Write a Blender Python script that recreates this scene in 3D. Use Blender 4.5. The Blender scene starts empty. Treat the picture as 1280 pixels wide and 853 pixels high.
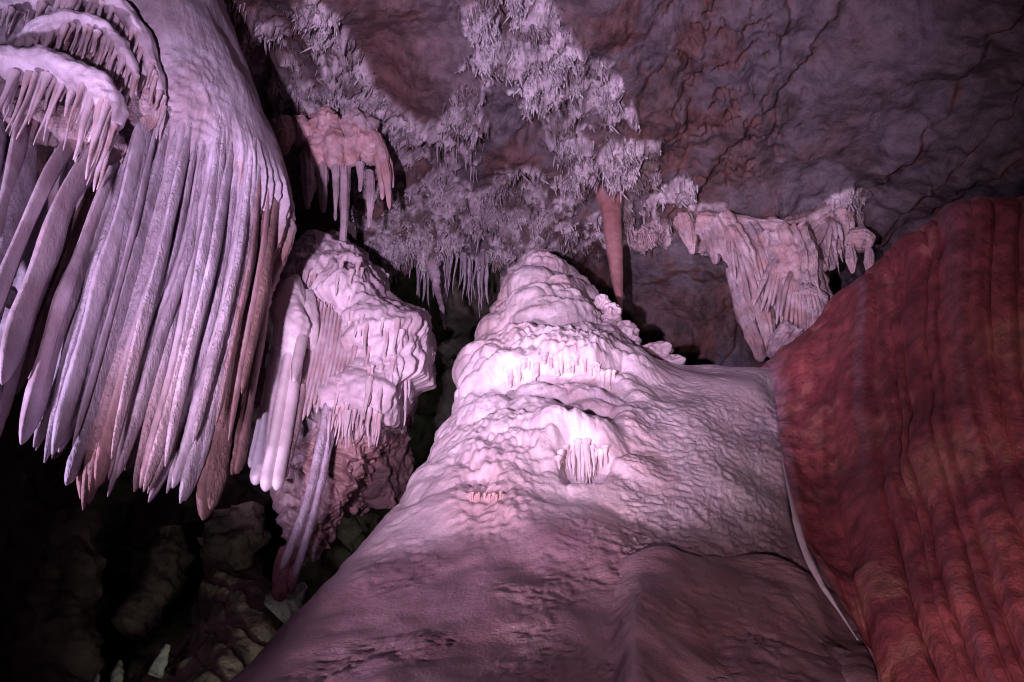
import bpy, math, random
import numpy as np

# ------------------------------------------------------------------ camera, world, lamps, exposure
PITCH = math.radians(30.0)
CAM = np.array([0.0, 0.0, 1.6])
FPX = 1108.0                      # focal length in pixels of the 1280 wide photograph
CP, SP = math.cos(PITCH), math.sin(PITCH)
scene = bpy.context.scene
scene.render.engine = 'CYCLES'
COL = scene.collection
cam_data = bpy.data.cameras.new('camera')
cam_data.sensor_width = 36.0
cam_data.lens = 36.0 * FPX / 1280.0
cam_data.clip_start = 0.05
cam_data.clip_end = 200.0
cam = bpy.data.objects.new('camera', cam_data)
cam.location = CAM
cam.rotation_euler = (math.pi / 2 + PITCH, 0, 0)
COL.objects.link(cam)
scene.camera = cam


def P(px, py, Y):
    """point of the cave measured at a picture position and a distance Y forward of the viewer"""
    px = np.asarray(px, float); py = np.asarray(py, float); Y = np.asarray(Y, float)
    u = (px - 640.0) / FPX
    v = (426.5 - py) / FPX
    dy = CP - v * SP
    dz = SP + v * CP
    return np.stack([CAM[0] + u / dy * Y, CAM[1] + Y, CAM[2] + dz / dy * Y], -1)


def proj(X):
    d = X - CAM
    f = d[..., 1] * CP + d[..., 2] * SP
    up = -d[..., 1] * SP + d[..., 2] * CP
    return 640 + FPX * d[..., 0] / f, 426.5 - FPX * up / f


world = bpy.data.worlds.new('World')
scene.world = world
world.use_nodes = True
bg = world.node_tree.nodes['Background']
bg.inputs[0].default_value = (0.62, 0.48, 0.60, 1)
bg.inputs[1].default_value = 0.010          # faint light scattered round the rest of the cave

vs = scene.view_settings
vs.view_transform = 'Standard'
vs.look = 'None'
vs.exposure = 0.0
vs.gamma = 1.0
vs.use_curve_mapping = False
scene.cycles.filter_width = 1.0


def floodlight(name, loc, target, power, color, cone, blend, radius=0.12):
    l = bpy.data.lights.new(name, 'SPOT')
    l.energy = power
    l.color = color
    l.spot_size = math.radians(cone)
    l.spot_blend = blend
    l.shadow_soft_size = radius
    o = bpy.data.objects.new(name, l)
    o.location = loc
    d = np.asarray(target, float) - np.asarray(loc, float)
    from mathutils import Vector
    o.rotation_euler = Vector(d).to_track_quat('-Z', 'Y').to_euler()
    COL.objects.link(o)
    return o


# show-cave floodlights standing low on the floor beside the visitor path
floodlight('mound_floodlight', (-2.5, 1.2, 0.5), P(748, 490, 8.5), 2050, (1.0, 0.68, 0.93), 29, 0.55)
floodlight('drapery_floodlight', (-6.0, 1.6, 1.3), P(205, 225, 6.6), 2700, (0.82, 0.61, 1.0), 54, 0.4)
floodlight('cascade_floodlight', (-1.9, 0.2, 0.9), P(405, 460, 9.0), 1700, (1.0, 0.72, 0.97), 21, 0.7)
floodlight('vault_floodlight', (-1.5, -0.4, 1.6), P(660, 180, 11.0), 6200, (0.90, 0.61, 0.97), 60, 0.9, 0.10)
floodlight('path_floodlight', (-2.8, -0.3, 1.0), P(700, 660, 6.5), 135, (0.98, 0.62, 0.98), 110, 0.9, 0.2)
floodlight('red_wall_floodlight', (0.3, 0.2, 1.0), P(1120, 500, 6.5), 1000, (1.0, 0.66, 0.76), 66, 0.9, 0.15)
floodlight('hollow_floodlight', (-1.9, 7.4, 1.2), P(270, 780, 11.0), 90, (0.96, 1.0, 0.86), 46, 0.8, 0.2)
floodlight('passage_floodlight', (-1.2, 13.0, 4.0), P(545, 520, 18.5), 80, (0.92, 1.0, 0.9), 90, 0.8, 0.2)

# ------------------------------------------------------------------ helpers: noise
rng = np.random.default_rng(7)
_perm = rng.permutation(256).astype(np.int64)
_perm = np.concatenate([_perm, _perm, _perm])
_g = rng.normal(size=(256, 3)); _g /= np.linalg.norm(_g, axis=1)[:, None]


def perlin(X, scale=1.0, seed=0):
    X = np.asarray(X, float) * np.asarray(scale, float) + seed * 17.31
    sh = X.shape[:-1]
    X = X.reshape(-1, 3)
    i = np.floor(X).astype(np.int64)
    f = X - i
    i &= 255
    w = f * f * f * (f * (f * 6 - 15) + 10)
    out = 0.0
    for a in (0, 1):
        for b in (0, 1):
            for c in (0, 1):
                h = _perm[_perm[_perm[(i[:, 0] + a) & 255] + ((i[:, 1] + b) & 255)] + ((i[:, 2] + c) & 255)]
                g = _g[h]
                d = g[:, 0] * (f[:, 0] - a) + g[:, 1] * (f[:, 1] - b) + g[:, 2] * (f[:, 2] - c)
                wt = (w[:, 0] if a else 1 - w[:, 0]) * (w[:, 1] if b else 1 - w[:, 1]) * (w[:, 2] if c else 1 - w[:, 2])
                out = out + d * wt
    return (out * 1.5).reshape(sh)


def fbm(X, scale=1.0, oct=4, gain=0.5, seed=0):
    s = 0.0; a = 1.0; sc = np.asarray(scale, float)
    for o in range(oct):
        s = s + a * perlin(X, sc, seed + o * 3)
        a *= gain; sc = sc * 2.03
    return s


def ridged(X, scale=1.0, oct=3, gain=0.5, seed=0):
    s = 0.0; a = 1.0; sc = np.asarray(scale, float); t = 0
    for o in range(oct):
        s = s + a * (1 - np.abs(perlin(X, sc, seed + o * 5)) * 2.2)
        t += a; a *= gain; sc = sc * 2.1
    return s / t


def worley(X, scale=1.0, seed=0):
    """distance to the nearest and second nearest scattered point"""
    X = np.asarray(X, float) * np.asarray(scale, float) + seed * 9.7
    sh = X.shape[:-1]
    X = X.reshape(-1, 3)
    i = np.floor(X).astype(np.int64)
    f1 = np.full(len(X), 9.0); f2 = np.full(len(X), 9.0)
    for a in (-1, 0, 1):
        for b in (-1, 0, 1):
            for c in (-1, 0, 1):
                n = i + np.array([a, b, c])
                h = _perm[_perm[_perm[n[:, 0] & 255] + (n[:, 1] & 255)] + (n[:, 2] & 255)]
                pt = n + 0.5 + 0.42 * _g[h]
                d = np.sqrt(((X - pt) ** 2).sum(1))
                m = d < f1
                f2 = np.where(m, f1, np.minimum(f2, d))
                f1 = np.where(m, d, f1)
    return f1.reshape(sh), f2.reshape(sh)


def sstep(a, b, x):
    t = np.clip((x - a) / (b - a), 0, 1)
    return t * t * (3 - 2 * t)


def poly_dist(px, py, pts):
    """distance to a polyline and the signed side"""
    best = np.full(px.shape, 1e9); side = np.zeros(px.shape)
    for (x0, y0), (x1, y1) in zip(pts[:-1], pts[1:]):
        dx, dy = x1 - x0, y1 - y0
        t = np.clip(((px - x0) * dx + (py - y0) * dy) / (dx * dx + dy * dy), 0, 1)
        d = np.hypot(px - x0 - t * dx, py - y0 - t * dy)
        s = np.sign(dx * (py - y0) - dy * (px - x0))
        m = d < best
        best = np.where(m, d, best); side = np.where(m, s, side)
    return best, best * side


def mix(a, b, t):
    a = np.asarray(a, float); b = np.asarray(b, float)
    return a + (b - a) * np.asarray(t)[..., None]


# ------------------------------------------------------------------ helpers: meshes
def cr_axis(C, n, axis):
    C = np.moveaxis(np.asarray(C, float), axis, 0)
    k = C.shape[0]
    C = np.concatenate([2 * C[:1] - C[1:2], C, 2 * C[-1:] - C[-2:-1]])
    t = np.linspace(0, k - 1, n)
    i = np.minimum(t.astype(int), k - 2); f = (t - i)
    sh = (n,) + (1,) * (C.ndim - 1)
    f = f.reshape(sh)
    p0, p1, p2, p3 = C[i], C[i + 1], C[i + 2], C[i + 3]
    r = 0.5 * (2 * p1 + (p2 - p0) * f + (2 * p0 - 5 * p1 + 4 * p2 - p3) * f ** 2 + (3 * p1 - p0 - 3 * p2 + p3) * f ** 3)
    return np.moveaxis(r, 0, axis)


def loft(C, nv, nu):
    return cr_axis(cr_axis(C, nv, 0), nu, 1)


def grid_normals(X, face=True):
    du = np.gradient(X, axis=1); dv = np.gradient(X, axis=0)
    n = np.cross(du, dv)
    n /= np.linalg.norm(n, axis=-1, keepdims=True) + 1e-9
    if face and (n * (CAM - X)).sum(-1).mean() < 0:
        n = -n
    return n


def link_mesh(name, V, F, mat, parent=None, color=None, smooth=True):
    V = np.asarray(V, np.float32).reshape(-1, 3)
    F = np.asarray(F, np.int32)
    me = bpy.data.meshes.new(name)
    k = F.shape[1]
    me.vertices.add(len(V)); me.vertices.foreach_set('co', V.ravel())
    me.loops.add(F.size); me.loops.foreach_set('vertex_index', F.ravel())
    me.polygons.add(len(F))
    me.polygons.foreach_set('loop_start', np.arange(0, F.size, k, dtype=np.int32))
    me.polygons.foreach_set('loop_total', np.full(len(F), k, np.int32))
    me.polygons.foreach_set('use_smooth', np.full(len(F), smooth))
    me.update(calc_edges=True)
    if color is not None:
        c = np.ones((len(V), 4), np.float32)
        c[:, :3] = np.broadcast_to(np.asarray(color, np.float32).reshape(-1, 3), (len(V), 3))
        at = me.color_attributes.new('Mineral', 'FLOAT_COLOR', 'POINT')
        at.data.foreach_set('color', c.ravel())
    me.materials.append(mat)
    o = bpy.data.objects.new(name, me)
    COL.objects.link(o)
    if parent is not None:
        o.parent = parent
    return o


def grid_faces(nv, nu, keep=None):
    i = np.arange(nv * nu).reshape(nv, nu)
    F = np.stack([i[:-1, :-1], i[:-1, 1:], i[1:, 1:], i[1:, :-1]], -1)
    if keep is not None:
        k = keep[:-1, :-1] & keep[:-1, 1:] & keep[1:, 1:] & keep[1:, :-1]
        return F[k].reshape(-1, 4)
    return F.reshape(-1, 4)


def grid_obj(name, X, color, mat, parent=None, keep=None):
    F = grid_faces(X.shape[0], X.shape[1], keep)
    n = grid_normals(X, False)
    if (n * (CAM - X)).sum(-1).mean() < 0:
        F = F[:, ::-1]
    V = X.reshape(-1, 3); c = np.asarray(color).reshape(-1, 3)
    if keep is not None:
        used = np.unique(F); mp = np.zeros(len(V), int); mp[used] = np.arange(len(used))
        F = mp[F]; V = V[used]; c = c[used]
    return link_mesh(name, V, F, mat, parent, c)


def tube(path, ra, rb, rings, segs, rough=0.0, rscale=12.0, seed=0, flute=0.0, tip=True, base=False, axis=(0, 1, 0), power=1.0, ff=2.7):
    """a hanging (or standing) body round a path: ra across the view, rb in depth; returns V, F"""
    path = cr_axis(np.asarray(path, float), rings, 0)
    k = np.linspace(0, 1, rings)
    ra = np.interp(k, np.linspace(0, 1, len(ra)), ra)
    rb = np.interp(k, np.linspace(0, 1, len(rb)), rb)
    T = np.gradient(path, axis=0); T /= np.linalg.norm(T, axis=1, keepdims=True) + 1e-9
    A = np.cross(T, np.asarray(axis, float)); A /= np.linalg.norm(A, axis=1, keepdims=True) + 1e-9
    B = np.cross(A, T)
    th = np.linspace(0, 2 * np.pi, segs, endpoint=False)
    c, s = np.cos(th), np.sin(th)
    c = np.sign(c) * np.abs(c) ** power; s = np.sign(s) * np.abs(s) ** power
    off = A[:, None] * (c[None, :, None] * ra[:, None, None]) + B[:, None] * (s[None, :, None] * rb[:, None, None])
    V = path[:, None] + off
    if rough or flute:
        rr = np.minimum(ra, rb)
        nd = off / (np.linalg.norm(off, axis=-1, keepdims=True) + 1e-9)
        amt = np.clip(rr / (rr.max() + 1e-9), 0.1, 1)[:, None]
        d = rough * fbm(V, rscale, 3, 0.6, seed) * amt
        if flute:
            d = d + flute * amt * perlin(np.stack(np.broadcast_arrays(c[None] * ff, s[None] * ff, k[:, None] * 1.3), -1), 1.0, seed)
        V = V + nd * d[..., None]
    i = np.arange(rings * segs).reshape(rings, segs)
    j = np.roll(i, -1, 1)
    F = np.stack([i[:-1], j[:-1], j[1:], i[1:]], -1).reshape(-1, 4)
    V = V.reshape(-1, 3)
    if tip:
        V = np.vstack([V, path[-1] + T[-1] * 0.3 * ra[-1]])
        n = len(V) - 1
        F = np.vstack([F, np.stack([i[-1], j[-1], np.full(segs, n), np.full(segs, n)], -1)])
    return V, F


def fix_quads(F):
    return F


def tri_split(F):
    """quads (some of them closing fans with a doubled corner) to triangles"""
    a = F[:, [0, 1, 2]]; b = F[:, [0, 2, 3]]
    b = b[(b[:, 1] != b[:, 2]) & (b[:, 0] != b[:, 2])]
    return np.vstack([a, b])


def tube_obj(name, mat, parent, color, *args, **kw):
    V, F = tube(*args, **kw)
    c = color(V) if callable(color) else color
    return link_mesh(name, V, tri_split(F), mat, parent, c)


def empty(name, loc):
    o = bpy.data.objects.new(name, None)
    o.empty_display_size = 0.2
    COL.objects.link(o)
    o.location = loc
    return o


def thing(name, label, cat, loc, group=None):
    o = empty(name, [float(v) for v in loc])
    return tag(o, label, cat, group)


def tag(o, label=None, cat=None, group=None, kind=None):
    if label: o['label'] = label
    if cat: o['category'] = cat
    if group: o['group'] = group
    if kind: o['kind'] = kind
    return o


_pend = []


def under(parent, o):
    """parent a mesh built in world coordinates without moving it"""
    o.parent = parent
    o.matrix_parent_inverse.identity()
    o.location = [-v for v in parent.location]
    return o


def surface(X):
    px, py = proj(X)
    Xf = X.reshape(-1, 3); px = px.ravel(); py = py.ravel()
    def f(x, y):
        w = (px - x) ** 2 + (py - y) ** 2
        m = w < 12
        if not m.any():
            k = np.argmin(w)
            return Xf[k] if w[k] < 60 else None
        q = Xf[m]
        return q[np.argmin(q[:, 1])]
    return f


# ------------------------------------------------------------------ materials
def stone(name, rough=0.55, bumps=((40, 0.35, 0.01),), spec=0.4, mottle=0.25, mscale=3.0, stretch=(1, 1, 1), bead=None):
    m = bpy.data.materials.new(name)
    m.use_nodes = True
    nt = m.node_tree
    N = nt.nodes; L = nt.links
    b = N['Principled BSDF']
    b.inputs['Roughness'].default_value = rough
    b.inputs['Specular IOR Level'].default_value = spec
    at = N.new('ShaderNodeAttribute'); at.attribute_name = 'Mineral'
    tc = N.new('ShaderNodeNewGeometry')
    mp = N.new('ShaderNodeMapping'); mp.inputs['Scale'].default_value = stretch
    L.new(tc.outputs['Position'], mp.inputs['Vector'])
    nz = N.new('ShaderNodeTexNoise'); nz.inputs['Scale'].default_value = mscale
    nz.inputs['Detail'].default_value = 8; nz.inputs['Roughness'].default_value = 0.65
    L.new(mp.outputs[0], nz.inputs['Vector'])
    mr = N.new('ShaderNodeMapRange')
    mr.inputs['From Min'].default_value = 0.3; mr.inputs['From Max'].default_value = 0.7
    mr.inputs['To Min'].default_value = 1 - mottle; mr.inputs['To Max'].default_value = 1 + mottle * 0.6
    L.new(nz.outputs['Fac'], mr.inputs['Value'])
    mx = N.new('ShaderNodeVectorMath'); mx.operation = 'SCALE'
    L.new(at.outputs['Color'], mx.inputs[0]); L.new(mr.outputs[0], mx.inputs['Scale'])
    L.new(mx.outputs[0], b.inputs['Base Color'])
    prev = None
    for sc, st, dist in bumps:
        n2 = N.new('ShaderNodeTexNoise'); n2.inputs['Scale'].default_value = sc
        n2.inputs['Detail'].default_value = 5; n2.inputs['Roughness'].default_value = 0.6
        L.new(mp.outputs[0], n2.inputs['Vector'])
        bp = N.new('ShaderNodeBump'); bp.inputs['Strength'].default_value = st; bp.inputs['Distance'].default_value = dist
        L.new(n2.outputs['Fac'], bp.inputs['Height'])
        if prev: L.new(prev.outputs[0], bp.inputs['Normal'])
        prev = bp
    if bead:
        vo = N.new('ShaderNodeTexVoronoi'); vo.inputs['Scale'].default_value = bead[0]
        wv = N.new('ShaderNodeVectorMath'); wv.operation = 'MULTIPLY_ADD'
        wv.inputs[1].default_value = (0.04, 0.04, 0.04)
        L.new(nz.outputs['Color'], wv.inputs[0]); L.new(mp.outputs[0], wv.inputs[2])
        L.new(wv.outputs[0], vo.inputs['Vector'])
        bp = N.new('ShaderNodeBump'); bp.invert = True
        bp.inputs['Strength'].default_value = bead[1]; bp.inputs['Distance'].default_value = bead[2]
        L.new(vo.outputs['Distance'], bp.inputs['Height'])
        L.new(prev.outputs[0], bp.inputs['Normal'])
        prev = bp
    L.new(prev.outputs[0], b.inputs['Normal'])
    rr = N.new('ShaderNodeMapRange'); rr.inputs['To Min'].default_value = rough - 0.15; rr.inputs['To Max'].default_value = min(1, rough + 0.2)
    L.new(nz.outputs['Fac'], rr.inputs['Value']); L.new(rr.outputs[0], b.inputs['Roughness'])
    return m


M_FLOW = stone('wet_flowstone', 0.34, ((9, 0.35, 0.03), (42, 0.55, 0.014), (160, 0.35, 0.004)), 0.5, 0.28, 4.0)
M_RED = stone('red_flowstone', 0.45, ((7, 0.4, 0.05), (26, 0.7, 0.025), (95, 0.6, 0.008)), 0.45, 0.55, 7.0, (1, 1, 0.55))
M_ROUGH = stone('coralline_calcite', 0.75, ((26, 0.9, 0.03), (80, 0.9, 0.012)), 0.3, 0.40, 6.0, (1, 1, 0.7), (34, 0.5, 0.016))
M_ROCK = stone('bedrock', 0.60, ((7, 0.7, 0.06), (30, 0.9, 0.02), (110, 0.7, 0.006)), 0.4, 0.55, 4.0)
M_CAP = stone('dusty_calcite', 0.65, ((10, 0.4, 0.03), (34, 0.6, 0.015), (110, 0.6, 0.006)), 0.3, 0.30, 5.0, (1, 1, 0.6))
M_WHITE = stone('clean_calcite', 0.45, ((14, 0.35, 0.02), (60, 0.4, 0.008)), 0.45, 0.15)

WHITE = np.array([0.66, 0.58, 0.60])
PINK = np.array([0.60, 0.38, 0.36])
LILAC = np.array([0.52, 0.47, 0.53])
ORANGE = np.array([0.52, 0.25, 0.19])
BROWN = np.array([0.125, 0.080, 0.078])
BED = np.array([0.125, 0.105, 0.118])
RUST = np.array([0.15, 0.070, 0.055])

# ------------------------------------------------------------------ the cave floor
def build_floor():
    n = 140
    x = np.linspace(-22, 22, n); y = np.linspace(-14, 30, n)
    Xg, Yg = np.meshgrid(x, y)
    X = np.stack([Xg, Yg, np.zeros_like(Xg)], -1)
    r = np.hypot(Xg, Yg)
    X[..., 2] = 0.25 * fbm(X, 0.35, 5) * sstep(1.5, 6, r)
    o = grid_obj('cave_floor', X, mix(BROWN, BED, 0.5 + 0.5 * perlin(X, 0.8)), M_ROCK)
    tag(o, kind='structure')

build_floor()

# ------------------------------------------------------------------ the vault
def crust_mask(px, py):
    def band(pts, w, s=0.2):
        d, _ = poly_dist(px, py, pts)
        return 1 - sstep(w * s, w * (2 - s), d)
    m = band([(392, 0), (415, 80), (465, 140), (505, 176), (545, 190)], 26)
    m = np.maximum(m, band([(625, -40), (640, 30), (690, 95), (735, 150), (768, 200)], 48))
    m = np.maximum(m, band([(725, 70), (765, 90), (788, 150), (784, 270)], 11))
    m = np.maximum(m, 0.75 * band([(600, 80), (568, 170), (555, 230)], 24))
    m = np.maximum(m, 0.75 * band([(470, 240), (540, 265), (640, 270), (740, 260)], 60))
    m = np.maximum(m, 0.85 * band([(770, 285), (840, 275), (900, 285), (960, 305), (1010, 290), (1060, 250)], 24))
    m = np.maximum(m, 0.8 * band([(850, 235), (835, 275)], 18))
    m = np.maximum(m, 0.9 * band([(480, 320), (550, 300), (620, 300)], 30))
    m = np.maximum(m, 0.35 * band([(300, 60), (350, 100), (410, 150)], 55))
    return m


def build_vault():
    pyr = [-130, -60, 0, 120, 220, 300, 350, 410, 480, 580]
    pxr = [-160, 30, 250, 420, 560, 700, 850, 1000, 1150, 1290, 1400]
    Yb = [7.1, 7.7, 8.5, 10.2, 11.8, 12.9, 13.5, 13.9, 14.1, 14.2]
    C = np.zeros((len(pyr), len(pxr), 3))
    for i, py in enumerate(pyr):
        for j, px in enumerate(pxr):
            Y = Yb[i]
            Y -= 1.6 * sstep(1000, 1500, px)            # the vault comes down on the right
            Y += 0.9 * math.exp(-((px - 420) / 90) ** 2 - ((py - 180) / 90) ** 2)
            C[i, j] = P(px, py, Y)
    nv, nu = 400, 790
    X = loft(C, nv, nu)
    n = grid_normals(X)
    px, py = proj(X)
    E0 = crust_mask(px, py)
    wob = fbm(X, 1.3, 4, 0.55, 2)
    clump = fbm(X, 2.6, 4, 0.6, 19)
    E = np.clip(E0 * (1.15 + 1.3 * wob + 1.4 * clump) - 0.22 + 0.25 * sstep(0.45, 0.9, clump) * sstep(1000, 800, px), 0, 1)
    d = 0.38 * fbm(X, 0.40, 3, 0.5, 1) + 0.045 * fbm(X, 1.6, 4, 0.55, 5)
    # crust stands proud and is knobbly
    kn = ridged(X, 4.2, 4, 0.6, 8)
    d = d + E * (0.10 + 0.20 * kn + 0.22 * clump + 0.12 * fbm(X, 9.0, 3, 0.6, 4))
    # plates of bedrock overlapping on the right
    cracks = [[(1310, -20), (1235, 50), (1190, 130), (1130, 190), (1060, 245), (1000, 290)],
              [(1310, 90), (1225, 170), (1150, 250), (1105, 300)],
              [(1310, 160), (1240, 215), (1175, 262), (1120, 300)],
              [(1010, 60), (960, 130), (900, 190), (870, 230)],
              [(880, -20), (880, 60), (862, 120), (850, 190), (820, 250)],
              [(985, -20), (985, 60), (950, 120)],
              [(800, 350), (850, 335), (915, 345), (930, 390), (905, 450)],
              [(905, 385), (880, 400), (860, 445)]]
    stain = np.zeros_like(px)
    wx = px + 14 * perlin(X, 2.0, 3) + 6 * perlin(X, 6.0, 4); wy = py + 14 * perlin(X, 2.0, 6) + 6 * perlin(X, 6.0, 7)
    for ci, pts in enumerate(cracks):
        bd, sd = poly_dist(wx, wy, pts)
        near = np.exp(-(bd / 70) ** 2)
        brk0 = sstep(-0.3, 0.2, fbm(X, 1.1, 2, 0.6, 95 + ci))
        stepv = 0.16 if ci < 5 else 0.07
        d = d + (0.3 + 0.7 * brk0) * (stepv * near * sstep(-3, 3, sd) - 0.05 * np.exp(-(bd / 3.0) ** 2))
        brk = sstep(-0.25, 0.25, fbm(X, 1.7, 3, 0.6, 90 + ci))
        stain = np.maximum(stain, brk * np.exp(-(bd / (6 if ci < 5 else 3)) ** 2) * 0.75)
    rr_ = sstep(1150, 850, px)
    d = d + 0.05 * (0.35 + 0.65 * rr_) * ridged(X, (3.0, 3.0, 4.0), 4, 0.6, 17)
    # rust-veined patch
    vp = np.exp(-((px - 900) / 100) ** 2 - ((py - 80) / 150) ** 2)
    vein = sstep(0.58, 0.9, ridged(X, (1.6, 1.6, 0.7), 4, 0.6, 12))
    d = d - 0.20 * vp * vein
    stain = np.maximum(stain, vp * vein)
    # smooth bulging bedrock face below the pale band
    bf = np.exp(-((px - 850) / 75) ** 4 - ((py - 395) / 60) ** 4)
    d = d + 0.45 * bf
    # hollows
    for hx, hy, rx, ry, a in [(640, 250, 26, 28, 0.5), (700, 140, 70, 30, 0.2), (520, 40, 70, 50, 0.25), (745, 335, 22, 34, 0.7),
                              (660, 155, 20, 16, 0.4), (735, 110, 22, 28, 0.25), (770, 235, 30, 30, 0.35), (335, 90, 40, 60, 0.3), (968, 405, 16, 34, 0.9), (930, 372, 8, 30, 0.5), (1076, 335, 16, 14, 0.7), (1035, 345, 12, 20, 0.6)]:
        d = d - a * np.exp(-((wx - hx) / rx) ** 2 - ((wy - hy) / ry) ** 2)
    # layered edges of bare rock
    bare = 1 - E
    d = d + bare * 0.03 * ridged(X, (1.1, 1.1, 2.0), 3, 0.5, 30)
    X = X + n * d[..., None]
    base = mix(BED, BROWN, sstep(-0.3, 0.5, fbm(X, 0.7, 3, 0.5, 9)) * (1 - 0.7 * sstep(900, 1050, px)))
    base = mix(base, [0.13, 0.062, 0.052], 0.8 * sstep(0.0, 0.5, fbm(X, (1.2, 1.2, 0.6), 4, 0.6, 24)) * sstep(1150, 900, px))
    base = mix(base, [0.05, 0.035, 0.035], 0.7 * sstep(0.15, 0.6, fbm(X, (1.6, 1.6, 0.9), 4, 0.6, 26)))
    base = mix(base, RUST, np.clip(stain * 1.1, 0, 1))
    redb = np.exp(-((px - 480) / 90) ** 2 - ((py - 90) / 80) ** 2)
    base = mix(base, [0.19, 0.10, 0.09], 0.7 * redb)
    crust = mix([0.50, 0.44, 0.47], [0.68, 0.62, 0.66], sstep(-0.2, 0.5, fbm(X, 3, 3, 0.5, 10)))
    crust = mix(crust, [0.17, 0.13, 0.125], sstep(-0.05, 0.5, fbm(X, 1.5, 4, 0.65, 14)))
    hi = crust_mask(px, py) * np.clip(np.exp(-((px - 660) / 75) ** 4 - ((py - 60) / 105) ** 4) + np.exp(-((px - 455) / 75) ** 4 - ((py - 110) / 90) ** 4), 0, 1)
    crust = mix(crust, [0.66, 0.60, 0.64], 0.6 * hi * sstep(-0.3, 0.3, fbm(X, 2.4, 4, 0.6, 16)))
    mid = np.exp(-((px - 600) / 130) ** 4 - ((py - 235) / 75) ** 4)
    crust = mix(crust, [0.24, 0.20, 0.21], 0.35 * mid)
    crust = mix(crust, [0.56, 0.42, 0.43], 0.8 * np.exp(-((py - 290) / 28) ** 2) * sstep(760, 800, px))
    c = mix(base, crust, sstep(0.10, 0.45, E))
    # mouth of the passage behind the vault's lip
    lipx = np.array([-300, 300, 430, 472, 500, 545, 590, 620, 660, 740, 800, 1600])
    lipy = np.array([250, 290, 345, 366, 345, 328, 322, 330, 420, 460, 600, 600])
    lp = np.interp(px, lipx, lipy) + 8 * perlin(X, 5.0, 21)
    keep = py < lp
    o = grid_obj('cave_vault', X, c, M_ROCK, None, keep)
    tag(o, kind='structure')
    return X, n, E, px, py, keep, c

VX, VN, VE, VPX, VPY, VKEEP, VC = build_vault()


# walls of the passage and of the hollow behind the hanging formations
def build_back_walls():
    C = [[P(px, py, Y) for px, Y in ((250, 17), (420, 18.5), (560, 19), (700, 17), (850, 15.2))] for py in (180, 330, 450, 560, 680, 820)]
    X = loft(np.array(C), 160, 180); n = grid_normals(X)
    d = 0.9 * fbm(X, 0.5, 5, 0.55, 3)
    X = X + n * d[..., None]
    o = grid_obj('passage_wall', X, mix([0.10, 0.09, 0.06], [0.2, 0.19, 0.14], sstep(-0.3, 0.6, fbm(X, 1.0, 4, 0.5, 6))), M_ROCK)
    tag(o, kind='structure')
    C = [[P(px, py, Y) for px, Y in ((-500, 7.5), (-200, 9.5), (0, 11.2), (160, 12.2), (330, 13.0), (400, 13.8), (455, 16.0))] for py in (250, 420, 540, 620, 700, 780, 880, 1020)]
    C = np.array(C)
    X = loft(C, 170, 210); n = grid_normals(X)
    px, py = proj(X)
    d = 0.55 * fbm(X, 0.7, 5, 0.58, 5) + 0.25 * ridged(X, 1.4, 3, 0.5, 4)
    X = X + n * d[..., None]
    c = mix([0.07, 0.05, 0.045], [0.12, 0.09, 0.07], sstep(-0.2, 0.5, fbm(X, 1.2, 4, 0.55, 8)))
    o = grid_obj('hollow_wall', X, c, M_ROCK)
    tag(o, kind='structure')
    # far walls that close the chamber round the viewer
    th = np.linspace(0, 2 * np.pi, 140); z = np.linspace(-1, 15, 60)
    T, Z = np.meshgrid(th, z)
    R = 24 - 0.03 * (Z - 4) ** 2
    X = np.stack([R * np.cos(T), 8 + R * np.sin(T), Z], -1)
    X[..., :2] += (0.6 * fbm(X, 0.3, 3))[..., None] * np.stack([np.cos(T), np.sin(T)], -1)
    o = link_mesh('chamber_wall', X.reshape(-1, 3), grid_faces(60, 140), M_ROCK, None, mix(BROWN, BED, 0.5 + 0.5 * perlin(X, 0.5)).reshape(-1, 3))
    tag(o, kind='structure')

build_back_walls()


# ------------------------------------------------------------------ the pale flowstone mound
def wrap_rows(rows, k=2, dY=1.6, dpx=14):
    """carry a surface round behind its outlines on both sides"""
    out = []
    for r in rows:
        a, b = r[0], r[-1]
        out.append([(a[0] + dpx * 1.5, a[1], a[2] + dY * 1.6), (a[0] + dpx * 0.4, a[1], a[2] + dY * 0.55)] + list(r))
    return out


def bulge(px, py, cx, cy, rx, ry, amp, droop=0.45, hard=0.28):
    dx = (px - cx) / rx
    dy = (py - cy) / ry - droop * dx ** 2
    prof = sstep(-1.0, -0.45, dy) * (1 - sstep(-0.1, 1.15, dy)) if hard > 0.4 else sstep(-1.0, -0.3, dy) * (1 - sstep(1 - hard, 1.05, dy))
    return amp * np.exp(-np.abs(dx) ** 2.6) * prof


def shaded_stone(X):  # same flowstone, coloured darker for the shade low on the mound
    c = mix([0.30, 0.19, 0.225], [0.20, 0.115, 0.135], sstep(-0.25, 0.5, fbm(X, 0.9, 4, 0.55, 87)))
    return mix(c, [0.42, 0.29, 0.32], 0.55 * sstep(0.1, 0.6, fbm(X, 2.0, 4, 0.55, 106)))


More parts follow.
